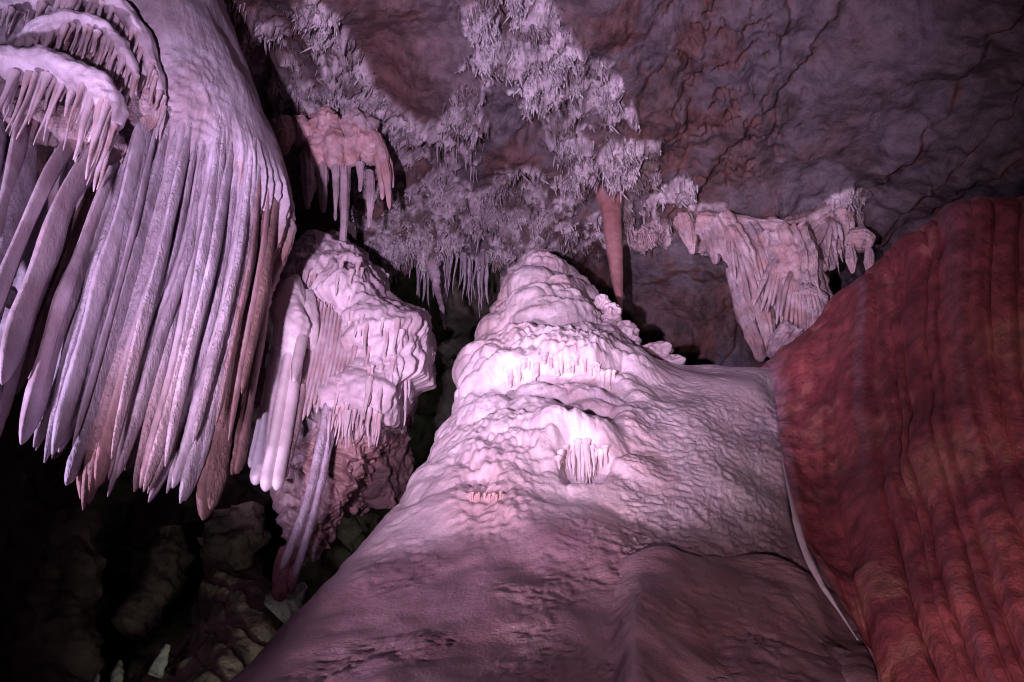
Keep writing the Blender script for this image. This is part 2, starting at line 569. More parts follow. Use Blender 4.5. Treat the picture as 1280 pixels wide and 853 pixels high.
def build_mound():
    # each row: left outline -> right limit, (px, py, Y)
    def row(L, R, Ym, arch=0, n=7, YL=None, YR=None, mid=0.45):
        YL = YL if YL is not None else Ym + 1.0
        YR = YR if YR is not None else Ym + 1.0
        r = []
        for s in np.linspace(0, 1, n):
            px = L[0] + (R[0] - L[0]) * s
            py = L[1] + (R[1] - L[1]) * s + arch * math.sin(math.pi * s)
            if s < mid:
                q = 1 - s / mid; Y = Ym + (YL - Ym) * q ** 2.4
            else:
                q = (s - mid) / (1 - mid); Y = Ym + (YR - Ym) * q ** 2.4
            r.append((px, py, Y))
        return r
    rows = [
        row((676, 330), (690, 330), 12.2, 0, YL=12.4, YR=12.4),
        row((656, 321), (704, 324), 11.15, -4, YL=11.6, YR=11.7),
        row((637, 345), (728, 347), 10.65, 2, YL=11.3, YR=11.4),
        row((622, 385), (748, 384), 10.15, 4, YL=10.9, YR=11.0),
        row((609, 430), (796, 436), 9.55, 6, YL=10.4, YR=10.5),
        row((604, 462), (846, 452), 9.1, 10, YL=10.0, YR=10.1),
        row((594, 500), (908, 456), 8.7, 22, YL=9.5, YR=10.1),
        row((574, 540), (972, 462), 8.2, 32, YL=9.0, YR=9.9),
        row((552, 575), (976, 520), 7.75, 30, YL=8.5, YR=9.3),
        row((524, 612), (985, 590), 7.25, 22, YL=8.0, YR=8.5),
        row((478, 658), (1008, 685), 6.65, 10, YL=7.4, YR=7.6),
        row((400, 745), (1068, 790), 5.9, -10, YL=6.5, YR=6.8),
        row((292, 853), (1115, 880), 5.1, -20, YL=5.6, YR=5.6),
        row((150, 1010), (1190, 1030), 4.3, -20, YL=4.8, YR=4.9),
        row((-150, 1420), (1300, 1420), 3.3, 0, YL=3.6, YR=3.8),
    ]
    # floor contact below the picture
    C = np.array([[P(*p) for p in r] for r in wrap_rows(rows)])
    nv, nu = 560, 500
    # spend most rows on what is in view
    X = loft(C, nv, nu)
    px, py = proj(X)
    n = grid_normals(X)
    upper = 1 - sstep(560, 720, py)
    d = 0.10 * fbm(X, 0.8, 2, 0.4, 11) * (0.5 + 0.5 * upper)
    wx = px + 9 * perlin(X, 1.8, 31) + 1.5 * perlin(X, 5, 32); wy = py + 9 * perlin(X, 1.8, 33) + 1.5 * perlin(X, 5, 34)
    # tiers of flowstone
    Q = X + 0.12 * np.stack([perlin(X, 1.6, 41), perlin(X, 1.6, 42), perlin(X, 1.6, 43)], -1)
    cone = sstep(840, 770, px) * (1 - sstep(590, 660, py))
    l1, _ = worley(Q, (1.7, 1.7, 2.3), 3)
    d = d + cone * (0.28 * np.sqrt(np.clip(1 - (l1 / 0.85) ** 2, 0, 1)) - 0.10 * sstep(520, 380, py) - 0.12)
    face = np.zeros_like(px)
    B = [(690, 452, 88, 36, 0.34), (672, 392, 62, 24, 0.22), (655, 348, 40, 20, 0.20), (705, 366, 40, 20, 0.18), (700, 412, 60, 18, 0.14),
         (640, 560, 70, 46, 0.30), (702, 508, 44, 20, 0.14), (742, 524, 46, 22, 0.12), (622, 470, 26, 40, 0.12),
         (727, 566, 52, 26, 0.26), (604, 632, 62, 44, 0.24), (690, 668, 92, 44, 0.18), (780, 470, 60, 22, 0.12), (660, 520, 30, 24, 0.12),
         (545, 640, 40, 50, 0.10), (760, 425, 34, 20, 0.14)]
    rb = np.random.default_rng(77)
    for _ in range(34):
        by = rb.uniform(340, 600)
        half = np.interp(by, [320, 385, 450, 520, 600], [30, 55, 85, 110, 130])
        B.append((np.interp(by, [320, 450, 600], [685, 705, 700]) + rb.uniform(-1, 1) * half, by, rb.uniform(14, 34), rb.uniform(9, 20), rb.uniform(0.02, 0.05)))
    for cx, cy, rx, ry, a in B:
        d = d + bulge(wx, wy, cx, cy, rx, ry, (0.95 if a > 0.25 else 0.6) * a, 0.45, 0.35 if a in (0.34, 0.26) else 0.5)
    for cx, cy, r, a in [(706, 489, 13, 0.12), (742, 480, 12, 0.07), (700, 538, 9, 0.06)]:
        d = d + a * np.exp(-((px - cx) / r) ** 2 - ((py - cy) / r) ** 2)
    # knuckly bumps near the shoulder
    w1, _ = worley(X, (4.0, 4.0, 5.5), 5)
    d = d + 0.07 * (0.6 - w1) * np.exp(-((px - 800) / 55) ** 2 - ((py - 485) / 50) ** 2)
    w3, _ = worley(X, (5.5, 5.5, 7), 8)
    d = d + 0.07 * cone * np.sqrt(np.clip(1 - (w3 / 0.8) ** 2, 0, 1)) * sstep(-0.2, 0.4, fbm(X, 1.0, 2, 0.5, 50))
    # wavelets of calcite across the apron
    q = X + 0.10 * np.stack([perlin(X, 3.0, 61), perlin(X, 3.0, 62), perlin(X, 3.0, 63)], -1)
    rip = ridged(q, (7.5, 7.5, 19.0), 2, 0.5, 64)
    rm = sstep(740, 800, px) * sstep(470, 520, py) * (1 - sstep(965, 1000, px) * 0.7)
    rm = np.maximum(rm, (0.05 + 0.2 * upper) + 0.3 * (0.35 + 0.65 * upper) * sstep(-0.1, 0.5, fbm(X, 0.9, 2, 0.5, 66)))
    d = d + 0.021 * rm * rip
    # drip flutes on the steep faces
    fl = perlin(X * np.array([1, 1, 0.10]), 13.0, 71)
    fm = np.exp(-((px - 700) / 62) ** 4 - ((py - 458) / 22) ** 4) + 0.7 * np.exp(-((px - 728) / 32) ** 4 - ((py - 585) / 22) ** 4) \
        + 0.55 * np.exp(-((px - 620) / 50) ** 4 - ((py - 640) / 50) ** 4) + 0.4 * np.exp(-((px - 635) / 50) ** 4 - ((py - 575) / 30) ** 4)
    d = d + (0.05 * np.clip(fm, 0, 1) + 0.016 * upper * (1 - sstep(720, 800, px))) * (fl + 0.4 * perlin(X * np.array([1, 1, 0.12]), 29.0, 72))
    # niche behind the little fringe, and a slot row
    d = d - 0.42 * np.exp(-((px - 729) / 24) ** 4 - ((py - 596) / 15) ** 4)
    d = d - 0.10 * np.exp(-((px - 606) / 20) ** 4 - ((py - 625) / 5) ** 4)
    # gentle runs lower down
    d = d + 0.045 * (1 - upper) * fbm(X, (1.4, 1.4, 0.8), 3, 0.5, 73) + 0.018 * (1 - upper) * rip * sstep(-0.1, 0.4, fbm(X, 1.3, 2, 0.5, 74))
    X = X + n * d[..., None]
    c = mix(WHITE, [0.56, 0.47, 0.52], sstep(-0.2, 0.6, fbm(X, 0.9, 4, 0.5, 81)))
    pk = np.clip(np.exp(-((px - 615) / 60) ** 2 - ((py - 655) / 45) ** 2) + 0.6 * np.exp(-((px - 770) / 40) ** 2 - ((py - 650) / 50) ** 2)
                 + 0.7 * np.exp(-((px - 630) / 30) ** 2 - ((py - 430) / 40) ** 2) + 0.4 * np.exp(-((px - 980) / 22) ** 2) * sstep(520, 640, py)
                 + 0.5 * sstep(0.1, 0.6, fbm(X, 1.4, 3, 0.5, 83)), 0, 1)
    c = mix(c, [0.62, 0.42, 0.42], pk * 0.8)
    # the shadow on the lower apron is put into a darker mauve-brown colour
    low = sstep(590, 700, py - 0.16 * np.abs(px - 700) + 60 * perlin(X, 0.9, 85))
    c = mix(c, shaded_stone(X), low)
    root = thing('flowstone_mound', 'tall pale pink flowstone mound in rounded tiers with rippled apron', 'stalagmite', (0.2, 7.0, 0.0))
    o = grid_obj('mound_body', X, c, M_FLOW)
    under(root, o)
    px, py = proj(X)
    return root, X, px, py

mound, MX, MPX, MPY = build_mound()


def on_mound(x, y):
    w = (MPX - x) ** 2 + (MPY - y) ** 2
    m = w < 9
    if not m.any():
        return MX.reshape(-1, 3)[np.argmin(w)]
    q = MX[m]
    return q[np.argmin(q[:, 1])]


def build_lump():
    rows = []
    px = [600, 690, 755, 795, 850, 920, 985, 1045, 1085, 1090]
    top = [735, 712, 700, 689, 690, 696, 712, 755, 800, 830]
    Yt = [7.0, 6.65, 6.5, 6.42, 6.35, 6.28, 6.15, 6.0, 5.85, 6.0]
    def r(dpy, dY, f=1.0):
        return [(x, t + dpy * f, y + dY) for x, t, y in zip(px, top, Yt)]
    for k in range(3, len(px) - 1):
        Yt[k] = float(on_mound(px[k], top[k])[1]) - 0.10
    rows = [r(40, 1.0), r(10, 0.35), r(0, 0.0), r(14, -0.22), r(60, -0.75), r(110, -1.2), r(170, -1.65), r(300, -2.2), r(620, -2.9)]
    C = np.array([[P(*p) for p in rr] for rr in rows])
    # push the outer ends into the mound
    for a in range(C.shape[0]):
        for b, push in ((0, 0.45), (1, 0.16), (2, 0.0)) if a > 2 else ((0, 0.6), (1, 0.45), (2, 0.3)):
            mpt = on_mound(*[float(v) for v in proj(C[a, b])])
            if abs(mpt[1] - C[a, b, 1]) < 2.0:
                f = (mpt[1] + push) / C[a, b, 1]
                C[a, b] = CAM + (C[a, b] - CAM) * f
    C[:, -1, 1] += 0.7
    X = loft(C, 230, 300); n = grid_normals(X)
    pxx, pyy = proj(X)
    d = 0.08 * fbm(X, 1.0, 3, 0.5, 101) + 0.015 * fbm(X, 2.6, 3, 0.5, 102)
    q = X + 0.08 * np.stack([perlin(X, 3.0, 61), perlin(X, 3.0, 62), perlin(X, 3.0, 63)], -1)
    d = d + 0.012 * ridged(q, (7, 7, 15.0), 2, 0.5, 103) * sstep(-0.2, 0.4, fbm(X, 1.1, 2, 0.5, 104))
    X = X + n * d[..., None]
    c = mix(shaded_stone(X), [0.25, 0.14, 0.14], 0.5 * sstep(800, 900, pxx))  # the lobe takes the same painted shade
    streak = np.exp(-((pxx - 985 - (pyy - 720) * 0.45) / 18) ** 2) * sstep(700, 740, pyy)
    c = mix(c, [0.45, 0.30, 0.31], 0.7 * streak)
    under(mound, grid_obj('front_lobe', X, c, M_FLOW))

build_lump()


# ------------------------------------------------------------------ the red flowstone wall
def build_red():
    L = [(962, 458, 9.6), (968, 500, 8.95), (978, 565, 8.1), (1004, 680, 6.9), (1066, 790, 5.95), (1118, 880, 5.3), (1200, 1030, 4.6), (1320, 1400, 3.6)]
    T = [(1030, 398, 9.5), (1095, 342, 9.1), (1150, 296, 8.6), (1205, 263, 8.2), (1262, 250, 7.9), (1340, 252, 7.6), (1460, 285, 7.0), (1640, 360, 6.0)]
    Bm = [(1420, 1400, 3.5), (1520, 1400, 3.4), (1620, 1400, 3.3), (1740, 1400, 3.3), (1850, 1400, 3.3), (1980, 1400, 3.3), (2150, 1400, 3.2), (2400, 1400, 3.0)]
    cols = [L]
    L = L[:5] + [(1118, 880, 5.3), (1170, 980, 4.8), (1320, 1400, 3.6)]
    for (tx, ty, tY), (bx, by, bY) in zip(T, Bm):
        col = []
        for k, s in enumerate([0, 0.1, 0.2, 0.3, 0.41, 0.52, 0.64, 1.0]):
            # hang steeply first, then run out
            e = s ** 1.0
            pxv = tx + (bx - tx) * (s ** 2.2) * 1.0
            pyv = ty + (by - ty) * s
            Y = tY + (bY - tY) * (1 - (1 - s) ** 1.6)
            col.append((pxv, pyv, Y))
        cols.append(col)
    C = np.array([[P(*cols[j][i]) for j in range(len(cols))] for i in range(8)])
    # turn over the top
    back = C[0].copy(); back[:, 1] += 1.4; back[:, 2] -= 0.5
    back2 = C[0].copy(); back2[:, 1] += 0.5; back2[:, 2] += 0.12
    left = C[:, :1].copy(); left[:, :, 1] += 0.9; left[:, :, 0] -= 0.15
    C = np.concatenate([back[None], back2[None], C], 0)
    NR, NC = 330, 400
    X = loft(C, NR, NC); n = grid_normals(X)
    px, py = proj(X)
    d = 0.07 * fbm(X, (0.9, 0.9, 0.4), 2, 0.4, 121)
    U = np.broadcast_to(np.linspace(0, 1, NC)[None], px.shape) * 1.30
    Vv = np.broadcast_to(np.linspace(0, 1, NR)[:, None], px.shape)
    rg = np.random.default_rng(15)
    gU = np.cumsum(rg.uniform(0.03, 0.15, 18)) + 0.06
    Uw = U + 0.03 * perlin(np.stack([U * 3, Vv * 4, 0 * U], -1), 1.0, 122) + 0.006 * fbm(np.stack([U * 8, Vv * 16, 0 * U], -1), 1.0, 2, 0.5, 123)
    gro = np.zeros_like(U); scal = np.zeros_like(U)
    for k_ in range(len(gU)):
        a_ = 0.1 + 0.9 * sstep(-0.3, 0.25, perlin(np.stack([0 * U + k_ * 3.7, Vv * 3.0, 0 * U], -1), 1.0, 124))
        gro = np.maximum(gro, a_ * rg.uniform(0.5, 1.0) * np.exp(-((Uw - gU[k_]) / 0.0032) ** 2))
        if k_:
            t_ = np.clip((Uw - gU[k_ - 1]) / (gU[k_] - gU[k_ - 1]), 0, 1)
            scal = scal + np.sin(np.pi * t_) * (gU[k_] - gU[k_ - 1])
    fade = sstep(0.02, 0.12, U)
    d = d + fade * (0.55 * scal * (0.5 + 0.8 * perlin(X, (0.7, 0.7, 0.4), 141)) - 0.08 * gro) + 0.06 * fbm(X, (1.5, 1.5, 0.5), 3, 0.5, 142)
    q2 = np.stack([Uw * 30, Vv * 2.0, np.zeros_like(U)], -1)
    st1 = perlin(q2, 1.0, 126)
    d = d + 0.016 * st1 + 0.008 * fbm(X, (6, 6, 4), 4, 0.6, 127)
    X = X + n * d[..., None]
    c = mix([0.42, 0.115, 0.118], [0.29, 0.070, 0.082], sstep(-0.35, 0.45, fbm(X, (1.2, 1.2, 0.5), 6, 0.65, 131)))
    c = mix(c, [0.50, 0.22, 0.18], 0.7 * sstep(0.2, 0.5, fbm(X, (1.0, 1.0, 0.6), 6, 0.66, 133)))
    c = mix(c, [0.24, 0.055, 0.065], 0.6 * sstep(-0.05, 0.5, st1))
    c = mix(c, [0.32, 0.17, 0.21], 0.6 * sstep(0.15, 0.55, perlin(q2 * np.array([0.5, 1.2, 1]), 1.0, 137)))
    c = mix(c, [0.05, 0.018, 0.018], 0.8 * fade * sstep(0.35, 0.8, gro) * sstep(-0.3, 0.2, fbm(X, 5, 3, 0.6, 135)))
    c = mix(c, [0.34, 0.20, 0.25], 0.8 * (1 - sstep(0.0, 0.06, U + 0.03 * perlin(X, 3, 139))))
    root = thing('red_flowstone', 'broad rust red flowstone wall with dark drip grooves', 'flowstone', (4.5, 6.0, 0.0))
    under(root, grid_obj('red_face', X, c, M_RED))
    # pale calcite run in the crease between the mound and the red wall
    V, F = tube([P(977, 568, 7.98), P(986, 612, 7.42), P(1002, 676, 6.78), P(1022, 722, 6.40), P(1046, 760, 6.1), P(1072, 800, 5.82)],
                [0.004, 0.012, 0.032, 0.026, 0.010, 0.004], [0.006, 0.012, 0.02, 0.02, 0.012, 0.006], 200, 14, 0.006, 4, 9)
    o = link_mesh('calcite_run', V, tri_split(F), M_WHITE, None, mix([0.34, 0.27, 0.33], [0.7, 0.62, 0.66], sstep(560, 660, proj(V)[1]) * (1 - 0.75 * sstep(740, 800, proj(V)[1]))))
    under(root, o)
    return root

build_red()


# ------------------------------------------------------------------ hanging things: shared helpers
def mpp(Y):
    """metres covered by one picture step at distance Y"""
    return Y / 0.80 / FPX


def hang(base, L, r, seed, rings=9, segs=7, lean=(0, 0), rough=0.12, blunt=0.12, flare=0.4):
    """a stalactite hanging straight down from a point"""
    rr = np.random.default_rng(seed)
    k = np.linspace(0, 1, rings)
    path = np.asarray(base, float)[None] + np.stack([lean[0] * k * L + 0.03 * L * np.sin(k * 5 + rr.uniform(0, 6)) * k, lean[1] * k * L + 0 * k, -L * k], -1)
    rad = r * (blunt + (1 - blunt) * (1 - k) ** rr.uniform(0.6, 1.0)) * (1 + rough * np.sin(k * rr.uniform(6, 14) + rr.uniform(0, 6)))
    rad = rad * (1 + flare * np.exp(-k * 9))
    rad[-1] *= 0.5
    return tube(path, rad, rad * rr.uniform(0.8, 1.2), rings, segs, 0.18 * r, 14.0, seed % 50)


def px_tube(name, parent, mat, color, pts, w, depth=1.0, rings=60, segs=18, rough=0.12, rscale=10, seed=0, flute=0.15, power=1.0, tip_round=True, ff=2.7):
    """a body along measured points (px, py, Y); w = half widths in picture steps"""
    pts = np.asarray(pts, float)
    path = P(pts[:, 0], pts[:, 1], pts[:, 2])
    m = mpp(pts[:, 2].mean())
    w = np.asarray(w, float) * m
    if tip_round:
        k = np.linspace(0, 1, 70)
        w = np.interp(k, np.linspace(0, 1, len(w)), w)
        w = w * np.sqrt(np.clip(1 - np.clip((k - 0.93) / 0.07, 0, 1) ** 2, 0.02, 1))
    V, F = tube(path, w, w * depth, rings, segs, rough * w.max(), rscale, seed, flute * w.max(), power=power, ff=ff)
    c = color(V) if callable(color) else color
    o = link_mesh(name, V, tri_split(F), mat, None, c)
    if parent is not None:
        under(parent, o)
    return o


def tint(a, b, scale=2.5, seed=0, low=None, lowz=None, amt=0.8):
    def f(V):
        c = mix(a, b, sstep(-0.3, 0.5, fbm(V, scale, 3, 0.5, seed)))
        if low is not None:
            k = sstep(lowz[1], lowz[0], V[:, 2] + 0.3 * perlin(V, 1.5, seed + 2))
            c = mix(c, low, amt * k)
        return c
    return f


# ------------------------------------------------------------------ the great hanging drapery
def build_drapery():
    root = thing('hanging_drapery', 'huge lilac flowstone curtain of long parallel drapes under tiered shelves', 'drapery', P(150, 0, 7.0))
    cols = [
        [(-160, -80, 5.6), (-150, 150, 5.7), (-150, 330, 5.9), (-160, 400, 6.2), (-170, 450, 6.3)],
        [(60, -80, 6.4), (60, 100, 6.55), (20, 280, 6.8), (-10, 380, 7.0), (-20, 430, 7.0)],
        [(150, -80, 6.45), (172, 100, 6.5), (140, 260, 7.0), (95, 410, 7.2), (75, 480, 7.2)],
        [(200, -80, 6.65), (235, 100, 6.6), (215, 260, 7.05), (170, 430, 7.35), (145, 520, 7.3)],
        [(225, -80, 6.95), (285, 110, 6.9), (283, 260, 7.2), (245, 440, 7.5), (210, 540, 7.5)],
        [(238, -80, 7.3), (322, 150, 7.3), (334, 270, 7.45), (304, 400, 7.6), (280, 500, 7.6)],
        [(246, -80, 8.0), (345, 180, 7.9), (363, 285, 8.0), (330, 390, 8.1), (305, 480, 8.1)],
        [(230, -80, 9.3), (330, 180, 9.2), (345, 285, 9.2), (318, 390, 9.3), (295, 480, 9.2)],
    ]
    D = [  # measured points along each drape, half width, orange at the foot
        ([(97, 168), (63, 217), (30, 290), (3, 355), (-25, 430)], 6.10, [7, 10, 11, 11, 8], 0, 'w'),
        ([(131, 178), (88, 240), (59, 314), (26, 399), (0, 487)], 6.15, [5, 9, 11, 10, 5], 0, 'w'),
        ([(133, 245), (97, 340), (73, 405), (49, 491), (25, 558)], 6.25, [4, 8, 9, 9, 4], 0, 'w'),
        ([(146, 240), (117, 326), (97, 405), (67, 500), (41, 567)], 6.45, [4, 6, 7, 7, 4], 0, 'r'),
        ([(176, 178), (152, 273), (129, 355), (102, 447), (59, 590)], 6.35, [10, 15, 16, 14, 3], 0, 'r'),
        ([(203, 198), (176, 295), (146, 399), (107, 540), (82, 607)], 6.50, [4, 5, 5, 5, 3], 0, 'r'),
        ([(216, 205), (188, 326), (149, 456), (122, 550), (107, 634)], 6.60, [9, 14, 17, 16, 6], 1, 'r'),
        ([(236, 210), (214, 318), (174, 434), (147, 540), (128, 622)], 6.75, [4, 6, 7, 6, 3], 0.6, 'r'),
        ([(250, 215), (236, 309), (200, 411), (169, 514), (138, 618)], 6.80, [5, 7, 7, 6, 3], 0.2, 'r'),
        ([(270, 195), (254, 289), (223, 447), (197, 549), (176, 616)], 6.90, [10, 15, 18, 16, 7], 0.6, 'r'),
        ([(292, 240), (270, 370), (240, 480), (208, 575), (184, 626)], 7.05, [5, 7, 7, 6, 4], 0.3, 'r'),
        ([(303, 250), (288, 350), (260, 450), (232, 549), (209, 622)], 7.15, [5, 7, 8, 8, 4], 0, 'r'),
        ([(318, 260), (307, 340), (276, 450), (249, 567), (223, 642)], 7.25, [5, 7, 8, 8, 4], 0, 'r'),
        ([(326, 300), (312, 380), (284, 490), (266, 590), (256, 655)], 7.45, [6, 9, 10, 11, 7], 0, 'b'),
        ([(334, 330), (322, 420), (304, 520), (297, 570), (290, 598)], 7.75, [4, 6, 7, 6, 3], 0, 'b'),
        ([(110, 260), (75, 340), (40, 430), (10, 510)], 6.9, [8, 8, 8, 4], 0, 'b'),
        ([(160, 300), (120, 410), (85, 510), (62, 575)], 7.0, [8, 9, 8, 3], 0, 'b'),
        ([(225, 330), (190, 450), (165, 540), (150, 600)], 7.15, [8, 9, 8, 3], 0.3, 'b'),
        ([(60, 160), (38, 230), (10, 310), (-15, 380)], 6.5, [6, 7, 7, 4], 0, 'b'),
        ([(30, 140), (22, 190), (5, 260), (-10, 300)], 6.2, [5, 7, 6, 4], 0, 'w'),
    ]
    C = np.array([[P(*c[i]) for c in cols] for i in range(5)])
    under_ = C[-1].copy(); under_[:, 1] += 1.2; under_[:, 2] += 0.5
    C = np.concatenate([C, under_[None]])
    nv, nu = 280, 340
    X = loft(C, nv, nu); n = grid_normals(X)
    px, py = proj(X)
    U = np.broadcast_to(np.linspace(0, 1, nu)[None], px.shape)
    Vv = np.broadcast_to(np.linspace(0, 1, nv)[:, None], px.shape)
    q = np.stack([U * 34 + 0.3 * perlin(X, 1.0, 201), Vv * 1.6, 0 * U], -1)
    gro = perlin(q, 1.0, 202) + 0.5 * perlin(q * np.array([2.3, 1, 1]), 1.0, 203)
    gm = sstep(0.22, 0.42, Vv + 0.06 * perlin(X, 1.5, 204))
    d = 0.06 * fbm(X, 0.9, 3, 0.5, 205) + (0.004 + 0.12 * gm) * gro
    d = d + (0.15 + 0.85 * gm) * 0.02 * fbm(X, 11, 3, 0.6, 206)
    # small overlapping scales on the shoulder
    sc = np.exp(-((px - 225) / 60) ** 2 - ((py - 110) / 70) ** 2)
    d = d + 0.05 * sc * ridged(X, (5, 5, 9), 2, 0.5, 207)
    wxx = px + 3 * perlin(X, 2.0, 221)
    for pts, Yd, w, org, kind in D:
        if kind == 'b' or pts[0][1] > 330: continue
        (ax, ay), (bx, by) = pts[0], pts[1]
        g = [(ax + 0.9 * (ax - bx), ay + 0.9 * (ay - by))] + list(pts[:3])
        bd, _ = poly_dist(wxx, py, g)
        ww = 0.85 * (w[1] * 0.55 + w[0] * 0.45)
        d = d + 0.7 * ww * mpp(6.6) * np.exp(-(bd / ww) ** 4) * sstep(g[0][1], g[1][1] + 20, py)
    d = d - 0.45 * sstep(0.40, 0.80, Vv) * sstep(0.95, 0.75, U)
    hem = sstep(0.72, 0.8, Vv)
    X = X + n * d[..., None]
    X[..., 2] += hem * 0.4 * perlin(q * np.array([1.0, 0, 0]), 1.0, 208)
    c = mix(LILAC, [0.46, 0.38, 0.43], sstep(-0.2, 0.5, fbm(X, 1.2, 4, 0.5, 209)))
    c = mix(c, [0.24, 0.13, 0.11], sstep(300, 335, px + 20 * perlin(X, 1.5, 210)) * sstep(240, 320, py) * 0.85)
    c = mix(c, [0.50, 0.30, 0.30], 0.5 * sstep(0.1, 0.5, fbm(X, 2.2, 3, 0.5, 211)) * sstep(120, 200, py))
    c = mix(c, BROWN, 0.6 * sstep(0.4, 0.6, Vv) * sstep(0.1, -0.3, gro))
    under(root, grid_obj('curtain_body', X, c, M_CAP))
    on_body = surface(X)
    rd = np.random.default_rng(31)
    D += [([(310, 235), (298, 330), (268, 450), (242, 550)], 7.15, [3, 4, 4, 2], 0.2, 'r'), ([(322, 250), (314, 330), (292, 430), (268, 540)], 7.3, [3, 4, 4, 2], 0, 'p'),
          ([(334, 262), (327, 330), (308, 430), (284, 560)], 7.45, [3, 4, 4, 2], 0, 'p'), ([(283, 225), (266, 330), (236, 450), (205, 590)], 6.98, [3, 4, 4, 2], 0.3, 'r'),
          ([(228, 205), (203, 320), (170, 440), (140, 570)], 6.62, [3, 4, 4, 2], 0.5, 'r'), ([(190, 190), (166, 290), (138, 390), (90, 560)], 6.42, [3, 4, 4, 2], 0, 'r'),
          ([(158, 215), (132, 310), (108, 390), (70, 510)], 6.42, [3, 4, 4, 2], 0, 'r'), ([(342, 280), (334, 340), (322, 400), (300, 500)], 7.6, [3, 4, 4, 2], 0, 'b')]
    for sft in (1, 2, 3, 4):        # the curtain goes on past the picture's edge
        for kk in (3, 4, 8):
            pts, Y, w, org, kind = D[kk]
            D.append(([(x - 70 - 42 * sft - 6 * kk, y - 20 - 8 * sft) for x, y in pts], Y - 0.08 - 0.13 * sft, w, 0.2 * (kk == 8), kind))
    strands = []
    for pts, Y, w, org, kind in D:
        mw = max(w)
        ns = 1 if kind == 'w' else max(1, int(round(mw / 4.6)))
        for q_ in range(ns):
            f = 0 if ns == 1 else (q_ / (ns - 1) - 0.5) * 2
            off = f * mw * (1 - 1.0 / ns)
            sh_ = rd.uniform(0.70, 1.05) if ns > 1 else rd.uniform(0.9, 1.04)
            (x2, y2), (x1, y1) = pts[-2], pts[-1]
            pp = [(x + off * (0.55 + 0.45 * min(1, k)) + rd.uniform(-1.2, 1.2), y) for k, (x, y) in enumerate(pts[:-1])]
            pp.append((x2 + off + (x1 - x2) * sh_ - 0.35 * off, y2 + (y1 - y2) * sh_))
            ww = np.array(w, float) / ns * (1.18 if ns > 1 else 1.0 if kind != 'w' else 0.62) * rd.uniform(0.7, 1.3)
            strands.append((pp, Y + 0.10 * abs(f) + rd.uniform(-0.05, 0.05), np.maximum(ww, 1.6), org, kind))
    for i, (pts, Y, w, org, kind) in enumerate(strands):
        (ax, ay), (bx, by) = pts[0], pts[1]
        ex_ = 0.62 if ax > 150 else 0.75
        pts = [(ax + ex_ * (ax - bx), ay + ex_ * (ay - by))] + list(pts)
        mw = max(w)
        w = np.interp(np.linspace(0, 1, 40), [0, 0.12, 0.3, 0.6, 0.82, 0.92, 0.965, 0.99, 1.0], [0.55 * mw, 0.85 * mw, 0.95 * mw, mw, 0.94 * mw, 0.76 * mw, 0.52 * mw, 0.28 * mw, 0.1 * mw]) * (1 + 0.10 * np.sin(np.arange(40) * 0.35 * rd.uniform(0.8, 1.6) + rd.uniform(0, 6)))
        p2 = cr_axis(np.asarray(pts, float), 16, 0)
        p3 = []
        for k, (x, y) in enumerate(p2):
            t = k / 15.0
            own = Y + 0.06 - 0.45 * t
            bp_ = on_body(x, y) if t < 0.6 else None
            if bp_ is not None:
                g_ = sstep(0.0, 0.5, t)
                own = (1 - g_) * (bp_[1] + 2.6 * mw * mpp(6.6) * (0.9 - 1.5 * g_)) + g_ * own
            p3.append((x, y, own))
        ztip = float(P(*p3[-1])[2])
        a, b = {'w': ([0.62, 0.52, 0.58], [0.55, 0.42, 0.47]), 'r': ([0.58, 0.52, 0.60], [0.48, 0.41, 0.47]), 'b': ([0.20, 0.12, 0.11], [0.27, 0.17, 0.16]), 'p': ([0.38, 0.26, 0.27], [0.30, 0.18, 0.18])}[kind]
        col = tint(a, b, 3.0, i, [0.46, 0.25, 0.22], (ztip + 0.3, ztip + 1.9), org * 0.8)
        rough = (0.05 if kind == 'w' else 0.16) * rd.uniform(0.6, 1.5)
        px_tube('drape', root, M_CAP if kind == 'w' or i % 3 == 0 else M_ROUGH, col, p3, np.array(w), 2.6, 100, 16, rough, 14 if kind == 'w' else 20, i, 0.5, 1.0, tip_round=False)
    # tiered shelves, each with its fringe
    SH = [
        ([(-190, 150, 5.35), (-110, 108, 5.6), (-40, 92, 5.75), (0, 84, 5.8), (45, 84, 5.8), (90, 94, 5.8), (122, 112, 5.85), (139, 138, 5.95), (141, 168, 6.1)], [10, 14, 16, 17, 17, 18, 19, 18, 9], 60, 6.0, (0.25, 0.85)),
        ([(20, 66, 6.2), (40, 42, 6.15), (70, 30, 6.1), (100, 27, 6.1), (130, 40, 6.12), (152, 62, 6.18), (170, 92, 6.25)], [7, 9, 10, 10, 11, 11, 6], 38, 6.1, (0.22, 0.48)),
        ([(-200, 70, 5.6), (-110, 36, 6.0), (-40, 22, 6.2), (0, 12, 6.25), (50, 2, 6.3), (100, -4, 6.3), (145, 8, 6.3), (175, 40, 6.32), (192, 85, 6.4), (206, 132, 6.5)], [6, 8, 8, 8, 8, 9, 11, 11, 9, 5], 66, 6.3, (0.2, 0.5)),
    ]
